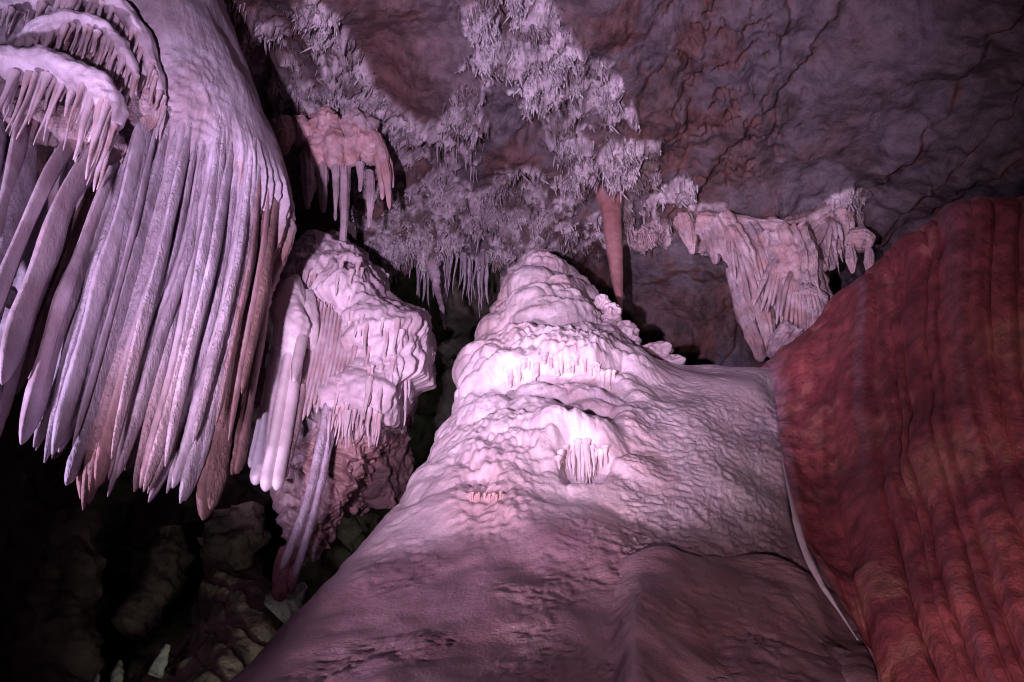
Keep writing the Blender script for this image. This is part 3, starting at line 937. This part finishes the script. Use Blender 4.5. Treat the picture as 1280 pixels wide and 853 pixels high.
    for si, (pts, w, nf, Yf, (l0, l1)) in enumerate(SH):
        sh = px_tube('shelf', root, M_FLOW, tint([0.60, 0.52, 0.60], [0.52, 0.44, 0.50], 3, 30 + si), pts, np.array(w) * 1.12, 1.6, 120, 28, 0.34, 5, 60 + si, 0.25)
        pp = cr_axis(np.asarray(pts, float), nf, 0)
        ww = np.interp(np.linspace(0, 1, nf), np.linspace(0, 1, len(w)), w)
        r = np.random.default_rng(si)
        for k in range(nf):
            bx, by, bY = pp[k] + np.array([r.uniform(-2.5, 2.5), ww[k] * 0.45, r.uniform(-0.14, 0.16)])
            V, F = hang(P(bx, by, bY), r.uniform(l0, l1), r.uniform(2.8, 6.0) * mpp(bY), si * 100 + k, 14, 9, blunt=0.25)
            o = link_mesh('stalactite', V, tri_split(F), M_FLOW, None, tint([0.60, 0.50, 0.55], [0.52, 0.37, 0.38], 3, k)(V))
            o.parent = sh
    # back walls of the tiers, fluted
    for pts, w in [([(20, 60, 6.55), (90, 70, 6.5), (150, 110, 6.5), (185, 165, 6.6)], [22, 34, 34, 22]),
                   ([(-30, 140, 6.3), (40, 150, 6.3), (110, 165, 6.35), (150, 200, 6.5)], [26, 34, 32, 18])]:
        px_tube('shelf_backing', root, M_ROUGH, tint([0.46, 0.35, 0.38], [0.36, 0.24, 0.25], 4, 5), pts, w, 0.5, 90, 28, 0.15, 8, 77, 0.1)
    return root

build_drapery()


# ------------------------------------------------------------------ the smaller hanging formation beside it
def build_cascade():
    root = thing('hanging_cascade', 'pale hanging flowstone cascade with white pipes and ribbed curtain', 'drapery', P(430, 300, 9.8))
    rows = [
        [(365, 318, 10.9), (385, 298, 10.5), (412, 294, 10.5), (440, 308, 10.8), (456, 322, 11.6)],
        [(352, 365, 9.9), (385, 350, 9.65), (420, 345, 9.7), (452, 352, 10.0), (472, 372, 10.9)],
        [(352, 420, 10.4), (388, 402, 9.9), (440, 395, 9.15), (485, 400, 9.4), (512, 425, 10.4)],
        [(352, 470, 10.4), (388, 462, 9.95), (440, 455, 9.0), (490, 450, 9.2), (521, 445, 10.1)],
        [(350, 520, 10.4), (393, 515, 9.9), (440, 505, 9.05), (485, 500, 9.25), (515, 490, 10.2)],
        [(352, 575, 10.3), (394, 575, 9.9), (430, 565, 9.35), (465, 552, 9.6), (502, 535, 10.5)],
        [(355, 645, 9.9), (388, 645, 9.7), (413, 630, 9.7), (440, 605, 10.0), (475, 585, 10.9)],
        [(362, 705, 10.0), (384, 705, 9.95), (398, 685, 10.0), (415, 655, 10.4), (440, 630, 11.2)],
    ]
    rows = [[(r[0][0] + 25, r[0][1], r[0][2] + 1.2)] + r + [(r[-1][0] - 6, r[-1][1], r[-1][2] + 1.1)] for r in rows]
    top = [(x, y + 6, Y + 1.6) for x, y, Y in rows[0]]
    C = np.array([[P(*p) for p in r] for r in [top] + rows])
    nv, nu = 330, 260
    X = loft(C, nv, nu); n = grid_normals(X)
    px, py = proj(X)
    d = 0.14 * fbm(X, 1.2, 3, 0.5, 301) + 0.04 * fbm(X, 4, 3, 0.5, 302)
    wx = px + 5 * perlin(X, 2.5, 303); wy = py + 5 * perlin(X, 2.5, 304)
    for b in [(410, 350, 55, 34, 0.28), (440, 490, 40, 30, 0.16), (500, 430, 26, 50, 0.25), (470, 400, 40, 26, 0.14), (425, 500, 20, 22, 0.16), (470, 500, 22, 26, 0.14)]:
        d = d + bulge(wx, wy, *b)
    fl = perlin(X * np.array([1, 1, 0.12]), 12.0, 305)
    fm = np.clip(np.exp(-((px - 410) / 40) ** 4 - ((py - 365) / 22) ** 4) + np.exp(-((px - 500) / 22) ** 4 - ((py - 455) / 40) ** 4)
                 + np.exp(-((px - 400) / 30) ** 4 - ((py - 450) / 60) ** 4), 0, 1)
    fl = fl + 0.6 * perlin(X * np.array([1, 1, 0.15]), 26.0, 315)
    d = d + (0.075 * fm + 0.03) * fl
    lowr = sstep(520, 560, py)
    d = d + lowr * 0.14 * ridged(X, 3.5, 3, 0.6, 306) + (1 - lowr) * 0.03 * ridged(X, 6, 2, 0.5, 307)
    X = X + n * d[..., None]
    c = mix([0.66, 0.56, 0.61], [0.55, 0.44, 0.49], sstep(-0.2, 0.5, fbm(X, 1.6, 4, 0.5, 308)))
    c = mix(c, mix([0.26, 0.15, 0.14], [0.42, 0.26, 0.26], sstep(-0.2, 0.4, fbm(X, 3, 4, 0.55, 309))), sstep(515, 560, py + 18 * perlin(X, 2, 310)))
    c = mix(c, [0.28, 0.20, 0.21], 0.8 * sstep(405, 385, px) * sstep(370, 400, py))  # grey shade behind the capped lobe, put into the colour
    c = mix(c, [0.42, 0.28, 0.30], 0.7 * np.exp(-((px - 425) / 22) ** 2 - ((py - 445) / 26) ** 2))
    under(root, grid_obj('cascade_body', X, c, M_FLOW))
    on_casc = surface(X)
    rc = np.random.default_rng(14)
    for k in range(34):
        x = rc.uniform(396, 512); y = rc.choice([338, 400, 440, 478]) + rc.uniform(-10, 10) + 0.25 * (x - 440) * (x > 440)
        b_ = on_casc(x, y)
        if b_ is None: continue
        V, F = hang(b_ + np.array([0, 0.01, 0.05]), rc.uniform(0.2, 0.55), rc.uniform(1.8, 3.2) * mpp(9.2), 1200 + k, 12, 8, (0, -0.1), blunt=0.2)
        under(root, link_mesh('drip', V, tri_split(F), M_FLOW, None, tint([0.64, 0.54, 0.58], [0.54, 0.40, 0.43], 3, k)(V)))
    white = tint([0.74, 0.66, 0.69], [0.66, 0.56, 0.60], 3, 3)
    px_tube('capped_lobe', root, M_WHITE, white, [(371, 348, 9.3), (365, 365, 9.0), (360, 390, 8.85), (364, 412, 8.8), (360, 440, 8.85), (352, 462, 9.0)], [5, 15, 19, 20, 19, 10], 1.1, 110, 34, 0.14, 5, 4, 0.16)
    px_tube('capped_lobe', root, M_WHITE, white, [(384, 370, 9.2), (386, 395, 9.0), (384, 425, 9.0), (380, 450, 9.1)], [8, 11, 11, 6], 1.1, 70, 24, 0.12, 6, 5, 0.2)
    pipes = [([(352, 428), (336, 520), (318, 606)], 8.85, [7, 6.5, 6.5], 'w'), ([(363, 436), (349, 520), (331, 614)], 8.8, [7, 7, 7], 'w'),
             ([(374, 430), (361, 520), (345, 613)], 8.85, [7, 6.5, 6.5], 'w'), ([(345, 430), (327, 520), (313, 585)], 8.95, [4, 4, 4], 'w'),
             ([(383, 440), (371, 530), (354, 600)], 9.0, [5, 4, 3], 'g'), ([(377, 425), (371, 455), (367, 478)], 8.7, [6, 6, 2], 'w'),
             ([(358, 450), (343, 510), (326, 560)], 9.0, [4, 4, 3], 'g'),
             ([(412, 500), (386, 620), (352, 712)], 9.0, [6, 4.5, 4], 'l'), ([(420, 510), (395, 630), (367, 724)], 9.05, [5, 4, 3.5], 'l'),
             ([(356, 690), (352, 715), (349, 747)], 9.15, [6, 9, 7], 'p'), ([(372, 690), (366, 715), (362, 738)], 9.25, [5, 7, 5], 'p'),
             ([(330, 430), (316, 500), (300, 560)], 9.3, [5, 5, 3], 'g')]
    cw = {'w': white, 'g': tint([0.34, 0.25, 0.26], [0.26, 0.18, 0.18], 3, 6), 'l': tint([0.55, 0.47, 0.55], [0.48, 0.38, 0.44], 3, 7), 'p': tint([0.46, 0.22, 0.24], [0.36, 0.17, 0.18], 3, 8)}
    for i, (pts, Y, w, k) in enumerate(pipes):
        p3 = [(x, y, Y - 0.35 * j / (len(pts) - 1)) for j, (x, y) in enumerate(pts)]
        px_tube('pipe', root, M_WHITE if k == 'w' else M_ROUGH, cw[k], p3, w, 1.4, 90, 18, 0.05 if k == 'w' else 0.12, 9, i, 0.12)
    r = np.random.default_rng(3)
    for i in range(13):
        s = i / 12
        x0 = 384 + 54 * s; y0 = 366 + 42 * s
        L = 190 - 110 * s + r.uniform(-14, 14)
        Y = 9.1 + 0.0 * s
        p3 = [(x0, y0, Y + 0.15), (x0 - 0.06 * L, y0 + 0.4 * L, Y - 0.05), (x0 - 0.2 * L, y0 + L, Y - 0.2)]
        px_tube('rib', root, M_FLOW, tint([0.60, 0.50, 0.54], [0.50, 0.36, 0.38], 3, i), p3, [2.2, 3.0, 2.0], 1.8, 60, 14, 0.06, 8, i, 0.1)
    # fringes
    for (fx0, fx1, fy, n_, l0, l1, Y) in [(410, 478, 508, 26, 0.15, 0.5, 8.85), (425, 470, 455, 16, 0.08, 0.2, 8.9), (378, 440, 360, 26, 0.15, 0.4, 9.35), (490, 516, 455, 10, 0.3, 0.7, 9.4)]:
        for k in range(n_):
            x = fx0 + (fx1 - fx0) * (k + r.uniform(-0.4, 0.4)) / n_
            s = (x - fx0) / (fx1 - fx0)
            y = fy + 14 * (2 * s - 1) ** 2 + r.uniform(-8, 6)
            if fy == 360: y = 335 + 40 * s + r.uniform(-3, 3)
            V, F = hang(P(x, y, Y + r.uniform(-0.06, 0.1)), r.uniform(l0, l1), r.uniform(1.6, 3.0) * mpp(Y), 900 + k, 10, 8, blunt=0.25)
            under(root, link_mesh('drip', V, tri_split(F), M_FLOW, None, tint([0.62, 0.52, 0.56], [0.52, 0.36, 0.38], 3, k)(V)))
    # flank sheet coloured dark for the shadow on the cascade's right side
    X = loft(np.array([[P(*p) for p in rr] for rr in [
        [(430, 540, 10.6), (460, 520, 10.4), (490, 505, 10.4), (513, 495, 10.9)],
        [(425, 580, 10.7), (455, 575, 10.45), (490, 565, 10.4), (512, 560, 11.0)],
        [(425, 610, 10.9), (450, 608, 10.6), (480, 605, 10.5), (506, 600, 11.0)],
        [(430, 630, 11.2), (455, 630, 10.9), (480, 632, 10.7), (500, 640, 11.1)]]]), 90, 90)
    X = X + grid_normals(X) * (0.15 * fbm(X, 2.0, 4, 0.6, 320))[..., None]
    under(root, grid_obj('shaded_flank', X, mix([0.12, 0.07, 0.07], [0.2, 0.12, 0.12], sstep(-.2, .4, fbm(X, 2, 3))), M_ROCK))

build_cascade()


# ------------------------------------------------------------------ pink flowstone high behind the draperies
def build_pink():
    root = thing('pink_flowstone', 'salmon pink bulging flowstone lobes hanging high behind the great curtain', 'flowstone', P(420, 160, 10.6))
    L = [([(352, 152), (356, 170), (354, 190)], [10, 13, 6]), ([(375, 152), (378, 168), (376, 182)], [10, 13, 6]), ([(396, 158), (398, 185), (392, 212)], [10, 16, 9]),
         ([(416, 158), (420, 182), (418, 210)], [10, 15, 8]), ([(436, 155), (440, 182), (438, 206)], [12, 14, 7]), ([(455, 158), (460, 182), (462, 202)], [12, 16, 10]),
         ([(468, 170), (478, 195), (484, 225), (487, 262)], [6, 6, 4, 2]), ([(462, 165), (472, 190), (477, 222), (478, 250)], [6, 6, 4, 2]), ([(476, 180), (486, 205), (491, 235)], [4, 4, 2]), ([(405, 145), (408, 155), (405, 170)], [12, 16, 10]), ([(440, 150), (450, 160), (448, 175)], [14, 18, 10]),
         ([(430, 205), (430, 265), (428, 325)], [6, 4, 5]), ([(419, 205), (420, 240), (419, 276)], [5, 3, 1.5]), ([(385, 195), (386, 230), (384, 262)], [8, 7, 2]), ([(402, 200), (404, 240), (404, 266)], [6, 5, 2]), ([(462, 215), (463, 250), (461, 285)], [4, 4, 2]), ([(450, 205), (451, 222), (450, 240)], [5, 3, 1.5])]
    for i, (pts, w) in enumerate(L):
        px_tube('lobe', root, M_FLOW, tint([0.70, 0.50, 0.51], [0.60, 0.36, 0.35], 3, i) if i < 10 else tint([0.58, 0.48, 0.52], [0.48, 0.38, 0.40], 3, i), [(x, y, 10.6 + 0.06 * (i % 3)) for x, y in pts], np.array(w) * 1.2, 1.0, 80, 40, 0.28, 3.0, i, 0.35, ff=4.0)
    return root

build_pink()


# ------------------------------------------------------------------ fluted column group under the vault on the right
def build_columns():
    root = thing('fluted_column_group', 'fluted pale column with fanned curtains wedged under the dark vault', 'column', P(990, 300, 12.2))
    A = tint([0.62, 0.50, 0.52], [0.56, 0.38, 0.38], 3, 1)
    Bc = tint([0.54, 0.44, 0.48], [0.42, 0.29, 0.30], 3, 2)
    S = [('brow', A, [(870, 278), (925, 288), (985, 300), (1035, 278), (1085, 235)], [10, 17, 22, 17, 6], 12.2),
         ('column', A, [(985, 295), (998, 335), (1003, 370), (1006, 400), (1002, 428)], [24, 27, 23, 22, 20], 11.8),
         ('column_collar', A, [(985, 374), (1008, 370), (1035, 378)], [7, 10, 6], 11.6),
         ('curtain', A, [(900, 275), (920, 310), (940, 355), (957, 400), (966, 445)], [14, 17, 13, 9, 5], 12.0),
         ('curtain', Bc, [(932, 288), (948, 325), (960, 362), (970, 398)], [14, 17, 14, 7], 12.1),
         ('curtain', A, [(962, 298), (972, 340), (980, 372), (984, 402)], [14, 16, 12, 4], 11.95),
         ('curtain', Bc, [(915, 335), (930, 380), (944, 420), (952, 452)], [6, 10, 10, 6], 12.3),
         ('curtain', Bc, [(1030, 285), (1036, 310), (1038, 338)], [14, 12, 4], 12.0),
         ('curtain', A, [(1054, 268), (1058, 290), (1058, 312)], [10, 9, 3], 12.0),
         ('curtain', A, [(855, 272), (862, 292), (866, 318)], [10, 10, 3], 12.4),
         ('curtain', Bc, [(880, 280), (890, 305), (895, 330)], [10, 10, 3], 12.3),
         ('knob', A, [(1060, 298), (1076, 300), (1092, 306)], [8, 14, 7], 11.8),
         ('stump', A, [(1062, 308), (1064, 326), (1066, 342)], [4, 6, 2], 11.7),
         ('stump', A, [(1086, 312), (1087, 328), (1086, 341)], [4, 5, 2], 11.7),
         ('foot', Bc, [(992, 415), (980, 430), (968, 448)], [14, 13, 9], 11.5)]
    for i, (nm, col, pts, w, Y) in enumerate(S):
        px_tube(nm, root, M_ROUGH, col, [(x, y, Y) for x, y in pts], np.array(w) * 1.1, 1.0, 70, 48, 0.22, 3.0, 40 + i, 0.5, ff=7.5)
    r = np.random.default_rng(9)
    # fans of thin ribs spreading over the curtains and the column
    fans = [((905, 268), [(912 + 6 * t, 330 + 9 * t) for t in range(8)], 11.85), ((985, 305), [(940 + 6 * t, 375 + 5 * t) for t in range(9)], 11.75),
            ((998, 320), [(975 + 6.5 * t, 405 + 2 * t) for t in range(10)], 11.55), ((1040, 272), [(990 + 9 * t, 330 - 5 * t) for t in range(8)], 11.8), ((930, 285), [(935 + 7 * t, 345 + 4 * t) for t in range(8)], 11.9)]
    for (hx, hy), ends, Yf in fans:
        for ex, ey in ends:
            ex += r.uniform(-2, 2); ey += r.uniform(-12, 12)
            mx_ = hx + (ex - hx) * 0.55; my_ = hy + (ey - hy) * 0.42
            px_tube('rib', root, M_ROUGH, A if r.random() < 0.6 else Bc, [(hx + r.uniform(-8, 8), hy + r.uniform(-5, 5), Yf + 0.2), (mx_, my_, Yf), (ex, ey, Yf - 0.05)], [3, 4.0, 1.6], 1.3, 40, 12, 0.2, 9, int(r.integers(60)), 0.3)
    for k in range(26):
        x = r.uniform(1010, 1060); y = 330 - (x - 1010) * 0.9 + r.uniform(0, 30)
        V, F = hang(P(x, y, 11.7 + r.uniform(0, 0.4)), r.uniform(0.1, 0.35), r.uniform(1.5, 3) * mpp(12), 700 + k, 8, 7)
        under(root, link_mesh('drip', V, tri_split(F), M_ROUGH, None, [0.46, 0.36, 0.37]))

build_columns()

V, F = tube([P(762, 225, 12.5), P(764, 262, 12.2), P(767, 300, 12.1), P(771, 345, 12.0), P(776, 390, 11.9)], np.array([30, 13, 10.5, 8, 2.0]) * mpp(12), np.array([30, 13, 10.5, 8, 2.0]) * mpp(12), 120, 28, 0.025, 4, 2, 0.05)
o = link_mesh('red_stalactite', V, tri_split(F), M_FLOW, None, tint([0.46, 0.25, 0.24], [0.38, 0.19, 0.18], 3, 2)(V))
tag(o, 'single long salmon red stalactite tapering down behind the pale mound', 'stalactite')

# knobs on the mound's far shoulder
r_ = np.random.default_rng(12)
for x, y, w, h in [(752, 378, 8, 9), (762, 392, 11, 12), (757, 408, 9, 8), (782, 420, 15, 17), (793, 436, 11, 11), (770, 432, 13, 10), (822, 441, 18, 12), (740, 398, 9, 9), (806, 452, 12, 8), (842, 452, 10, 7)]:
    k = np.linspace(-1, 1, 14)
    rad = np.sqrt(np.clip(1 - k ** 2, 0.01, 1)) * w * mpp(10.3)
    c0 = P(x, y, 10.25)
    path = c0[None] + np.stack([0 * k, 0 * k, -k * h * mpp(10.3) * 1.05], -1)
    V, F = tube(path, rad, rad, 50, 40, 0.75 * rad.max(), 4.2, x % 40, 0.25 * rad.max())
    under(mound, link_mesh('knob', V, tri_split(F), M_FLOW, None, tint(WHITE, [0.58, 0.46, 0.50], 3, 3)(V)))

# little fringe in the mound's niche and the drips under its main tier
for k in range(22):
    s = k / 21
    x = 702 + 54 * s + r_.uniform(-2, 2)
    y = 566 + 10 * (2 * s - 1) ** 2 + r_.uniform(-5, 5)
    L = (0.14 + 0.30 * math.exp(-((s - 0.45) / 0.25) ** 2)) * r_.uniform(0.7, 1.15)
    V, F = hang(on_mound(x, y) + np.array([0, -0.02 - 0.05 * r_.random(), 0.06]), L, r_.uniform(2.6, 4.2) * mpp(7.3), 300 + k, 16, 10, (0, -0.12), blunt=0.12)
    under(mound, link_mesh('drip', V, tri_split(F), M_FLOW, None, tint([0.70, 0.60, 0.62], [0.62, 0.48, 0.50], 3, k)(V)))
for k in range(20):
    x = 640 + 130 * k / 19 + r_.uniform(-2, 2)
    y = 468 + 14 * ((x - 700) / 65) ** 2 + r_.uniform(-6, 6)
    V, F = hang(on_mound(x, y - 14) + np.array([0, 0.0, 0.03]), r_.uniform(0.10, 0.24), r_.uniform(2.4, 4.2) * mpp(8.8), 400 + k, 12, 8, (0, -0.02), blunt=0.45)
    under(mound, link_mesh('drip', V, tri_split(F), M_FLOW, None, tint([0.70, 0.60, 0.62], [0.62, 0.46, 0.48], 3, k)(V)))
for k in range(9):
    V, F = hang(on_mound(588 + 4.5 * k, 619 + r_.uniform(-1, 1)) + np.array([0, -0.01, 0.02]), 0.09, 1.7 * mpp(7.2), 350 + k, 8, 7, blunt=0.4)
    under(mound, link_mesh('drip', V, tri_split(F), M_FLOW, None, [0.55, 0.34, 0.32]))


# ------------------------------------------------------------------ stalactites of the vault
def stalactite_field():
    r = np.random.default_rng(21)
    G = [  # picture area, distance, count, length range, half width, label, group, colour
        ((530, 612, 312, 385), 12.4, 95, (0.12, 1.05), (1.2, 3.4), 'slender lilac stalactite in the dense cluster over the dark passage mouth', 'stalactites over the passage mouth', [0.46, 0.40, 0.46]),
        ((478, 560, 300, 345), 12.6, 50, (0.10, 0.32), (1.2, 2.2), 'short grey stalactite on the crusted lip left of the passage cluster', 'stalactites on the vault lip', [0.46, 0.42, 0.44]),
        ((255, 305, 2, 22), 8.6, 26, (0.12, 0.34), (1.6, 2.8), 'short pale stalactite in the tuft above the great curtain shoulder', 'stalactites above the curtain shoulder', [0.50, 0.44, 0.47]),
        ((330, 410, 90, 150), 9.8, 40, (0.08, 0.24), (1.0, 2.0), 'tiny stalactite on the dark rough rock above the pink lobes', 'stalactites above the pink lobes', [0.36, 0.30, 0.32]),
        ((545, 605, 150, 215), 10.5, 34, (0.10, 0.42), (1.2, 2.6), 'thin pale stalactite on the narrow crusted rib of the vault', 'stalactites on the crusted rib', [0.50, 0.43, 0.46]),
        ((690, 790, 150, 215), 11.0, 50, (0.10, 0.38), (1.2, 2.8), 'small pale stalactite under the crusted edge beside bare brown rock', 'stalactites under the crusted edge', [0.50, 0.43, 0.46]),
    ]
    for (x0, x1, y0, y1), Y, cnt, (l0, l1), (w0, w1), lab, grp, col in G:
        for k in range(cnt):
            x = r.uniform(x0, x1); y = r.uniform(y0, y1)
            # hang it from the vault surface itself
            i = np.argmin((VPX - x) ** 2 + (VPY - y) ** 2 + 1e6 * ~VKEEP)
            b = VXF[i] + np.array([r.normal(0, 0.03), r.uniform(-0.06, 0.25), 0.10])
            V, F = hang(b, l0 + (l1 - l0) * r.random() ** 1.4 + 0.06, r.uniform(w0, w1) * mpp(b[1]), int(r.integers(1e6)), 9, 7, (r.normal(0, 0.04), 0), flare=0.0)
            V = V - b
            o = link_mesh('stalactite', V, tri_split(F), M_ROUGH, None, np.asarray(col) * r.uniform(0.75, 1.2))
            o.location = b
            tag(o, lab, 'stalactite', grp)

VXF = VX.reshape(-1, 3)
stalactite_field()


def crust_spikes():
    """uncountable small spikes of the crust, one mesh"""
    r = np.random.default_rng(5)
    E = (VE * VKEEP).ravel()
    Ed = E + 0.10 * VKEEP.ravel() * np.exp(-((VPX.ravel() - 360) / 70) ** 2 - ((VPY.ravel() - 90) / 80) ** 2)
    cl = sstep(-0.35, 0.5, fbm(VXF, 1.9, 4, 0.6, 55))
    p = Ed ** 1.5 * (0.08 + cl ** 2); p /= p.sum()
    n = 22000
    idx = r.choice(len(p), n, p=p)
    b = VXF[idx] + r.normal(0, 0.02, (n, 3))
    L = r.uniform(0.025, 0.085, n) * (1 + 2.2 * (r.random(n) < 0.08)) * (0.6 + 0.7 * cl[idx]); rad = np.minimum(L * r.uniform(0.16, 0.36, n), 0.022)
    dirv = np.stack([r.normal(0, 0.4, n), r.normal(0, 0.4, n) - 0.1, -np.ones(n)], -1)
    dirv += 0.4 * VN.reshape(-1, 3)[idx]
    dirv /= np.linalg.norm(dirv, axis=1, keepdims=True)
    a = np.cross(dirv, [0, 1, 0.3]); a /= np.linalg.norm(a, axis=1, keepdims=True)
    c = np.cross(dirv, a)
    th = np.arange(4) * 2 * np.pi / 4
    ring0 = b[:, None] - 0.3 * L[:, None, None] * dirv[:, None] + rad[:, None, None] * (np.cos(th)[None, :, None] * a[:, None] + np.sin(th)[None, :, None] * c[:, None])
    ring1 = b[:, None] + 0.5 * L[:, None, None] * dirv[:, None] + 0.7 * rad[:, None, None] * (np.cos(th + .3)[None, :, None] * a[:, None] + np.sin(th + .3)[None, :, None] * c[:, None])
    tipv = (b + L[:, None] * dirv)[:, None]
    V = np.concatenate([ring0, ring1, tipv], 1)
    f = []
    for k in range(4):
        k2 = (k + 1) % 4
        f += [[k, k2, 4 + k2], [k, 4 + k2, 4 + k], [4 + k, 4 + k2, 8]]
    F = (np.array(f)[None] + (np.arange(n) * 9)[:, None, None]).reshape(-1, 3)
    colr = np.clip(VC.reshape(-1, 3)[idx] * r.uniform(0.7, 1.5, n)[:, None], 0, 0.72)
    colr = np.repeat(colr, 9, 0)
    o = link_mesh('crust_spikes', V.reshape(-1, 3), F, M_ROUGH, None, colr)
    tag(o, 'fine pale crust of countless tiny spikes on the vault', 'crust', None, 'stuff')

crust_spikes()

# a crooked root-like stalactite in the passage mouth
V, F = tube([P(541, 330, 12.7), P(546, 360, 12.7), P(552, 385, 12.7), P(556, 412, 12.7)], np.array([9, 4, 3.5, 1.5]) * mpp(12.7), np.array([9, 4, 3.5, 1.5]) * mpp(12.7), 60, 12, 0.05, 9, 3, 0.03)
tag(link_mesh('stalactite', V, tri_split(F), M_ROUGH, None, tint([0.45, 0.38, 0.44], [0.36, 0.28, 0.32], 3, 4)(V)), 'crooked knotty stalactite dangling alone in the dark passage mouth', 'stalactite')


# ------------------------------------------------------------------ rocks in the dim hollow below
def build_hollow():
    rows = [[(255, 672, 11.6), (272, 678, 11.2), (290, 690, 11.2), (312, 705, 11.6)], [(258, 730, 11.2), (285, 735, 10.7), (320, 740, 10.7), (350, 750, 11.2)],
            [(240, 790, 10.8), (275, 795, 10.2), (315, 800, 10.1), (350, 800, 10.7)], [(185, 840, 10.6), (240, 845, 9.9), (290, 850, 9.7), (340, 850, 10.3)],
            [(120, 960, 10.2), (220, 960, 9.4), (300, 960, 9.2), (380, 960, 9.8)]]
    rows = [[(r[0][0] + 6, r[0][1], r[0][2] + 1)] + r for r in rows]
    X = loft(np.array([[P(*p) for p in r] for r in rows]), 160, 120)
    n = grid_normals(X)
    st = X[..., 2] * 2 + X[..., 0] * 1.2 + 0.5 * fbm(X, 1, 3)
    X = X + n * (0.12 * fbm(X, 1.5, 4, 0.5, 401) + 0.07 * (st * 1.6 - np.floor(st * 1.6)))[..., None]
    c = mix([0.40, 0.33, 0.26], [0.28, 0.21, 0.17], sstep(-.2, .4, fbm(X, 2, 4, .55, 402)))
    o = grid_obj('rock_slab', X, c, M_ROCK)
    tag(o, 'tan slanting rock slab in the dim hollow beneath the hanging drapes', 'rock')
    S = [('pale stone splinter rising beside the tan slab foot', [(192, 845), (200, 828), (210, 806)], [9, 6, 2], 9.6),
         ('small pale stone splinter standing in the darkest part of the hollow', [(146, 858), (148, 840), (150, 826)], [6, 5, 2], 9.6),
         ('thin pale stone splinter half hidden at the hollow floor', [(120, 862), (122, 850), (123, 842)], [4, 3, 1], 9.6),
         ('crystalline grey green stone lodged behind the pale mound flank', [(345, 770), (362, 752), (380, 730)], [14, 15, 5], 9.3)]
    for i, (lab, pts, w, Y) in enumerate(S):
        o = px_tube('stone_splinter', None, M_ROCK, tint([0.50, 0.52, 0.46], [0.36, 0.38, 0.32], 3, i), [(x, y, Y) for x, y in pts], w, 0.8, 40, 12, 0.5, 6, i, 0.4, tip_round=False)
        tag(o, lab, 'rock')
    # dark rock ribs
    for i, (pts, w, Y) in enumerate([([(95, 640), (85, 720), (70, 800), (60, 880)], [18, 30, 34, 40], 10.6), ([(215, 660), (210, 700), (190, 750), (165, 800)], [14, 22, 24, 20], 11.3), ([(300, 640), (298, 680), (302, 715)], [26, 24, 10], 10.9)]):
        o = px_tube('rock_rib', None, M_ROCK, tint([0.10, 0.07, 0.06], [0.15, 0.11, 0.09], 2, i), [(x, y, Y) for x, y in pts], w, 0.8, 90, 30, 0.5, 2.5, i, 0.2)
        tag(o, ['broad dark rock rib on the hollow floor', 'dark rock rib leaning over the tan slab', 'stubby dark rock rib hanging above the tan slab'][i], 'rock')

build_hollow()
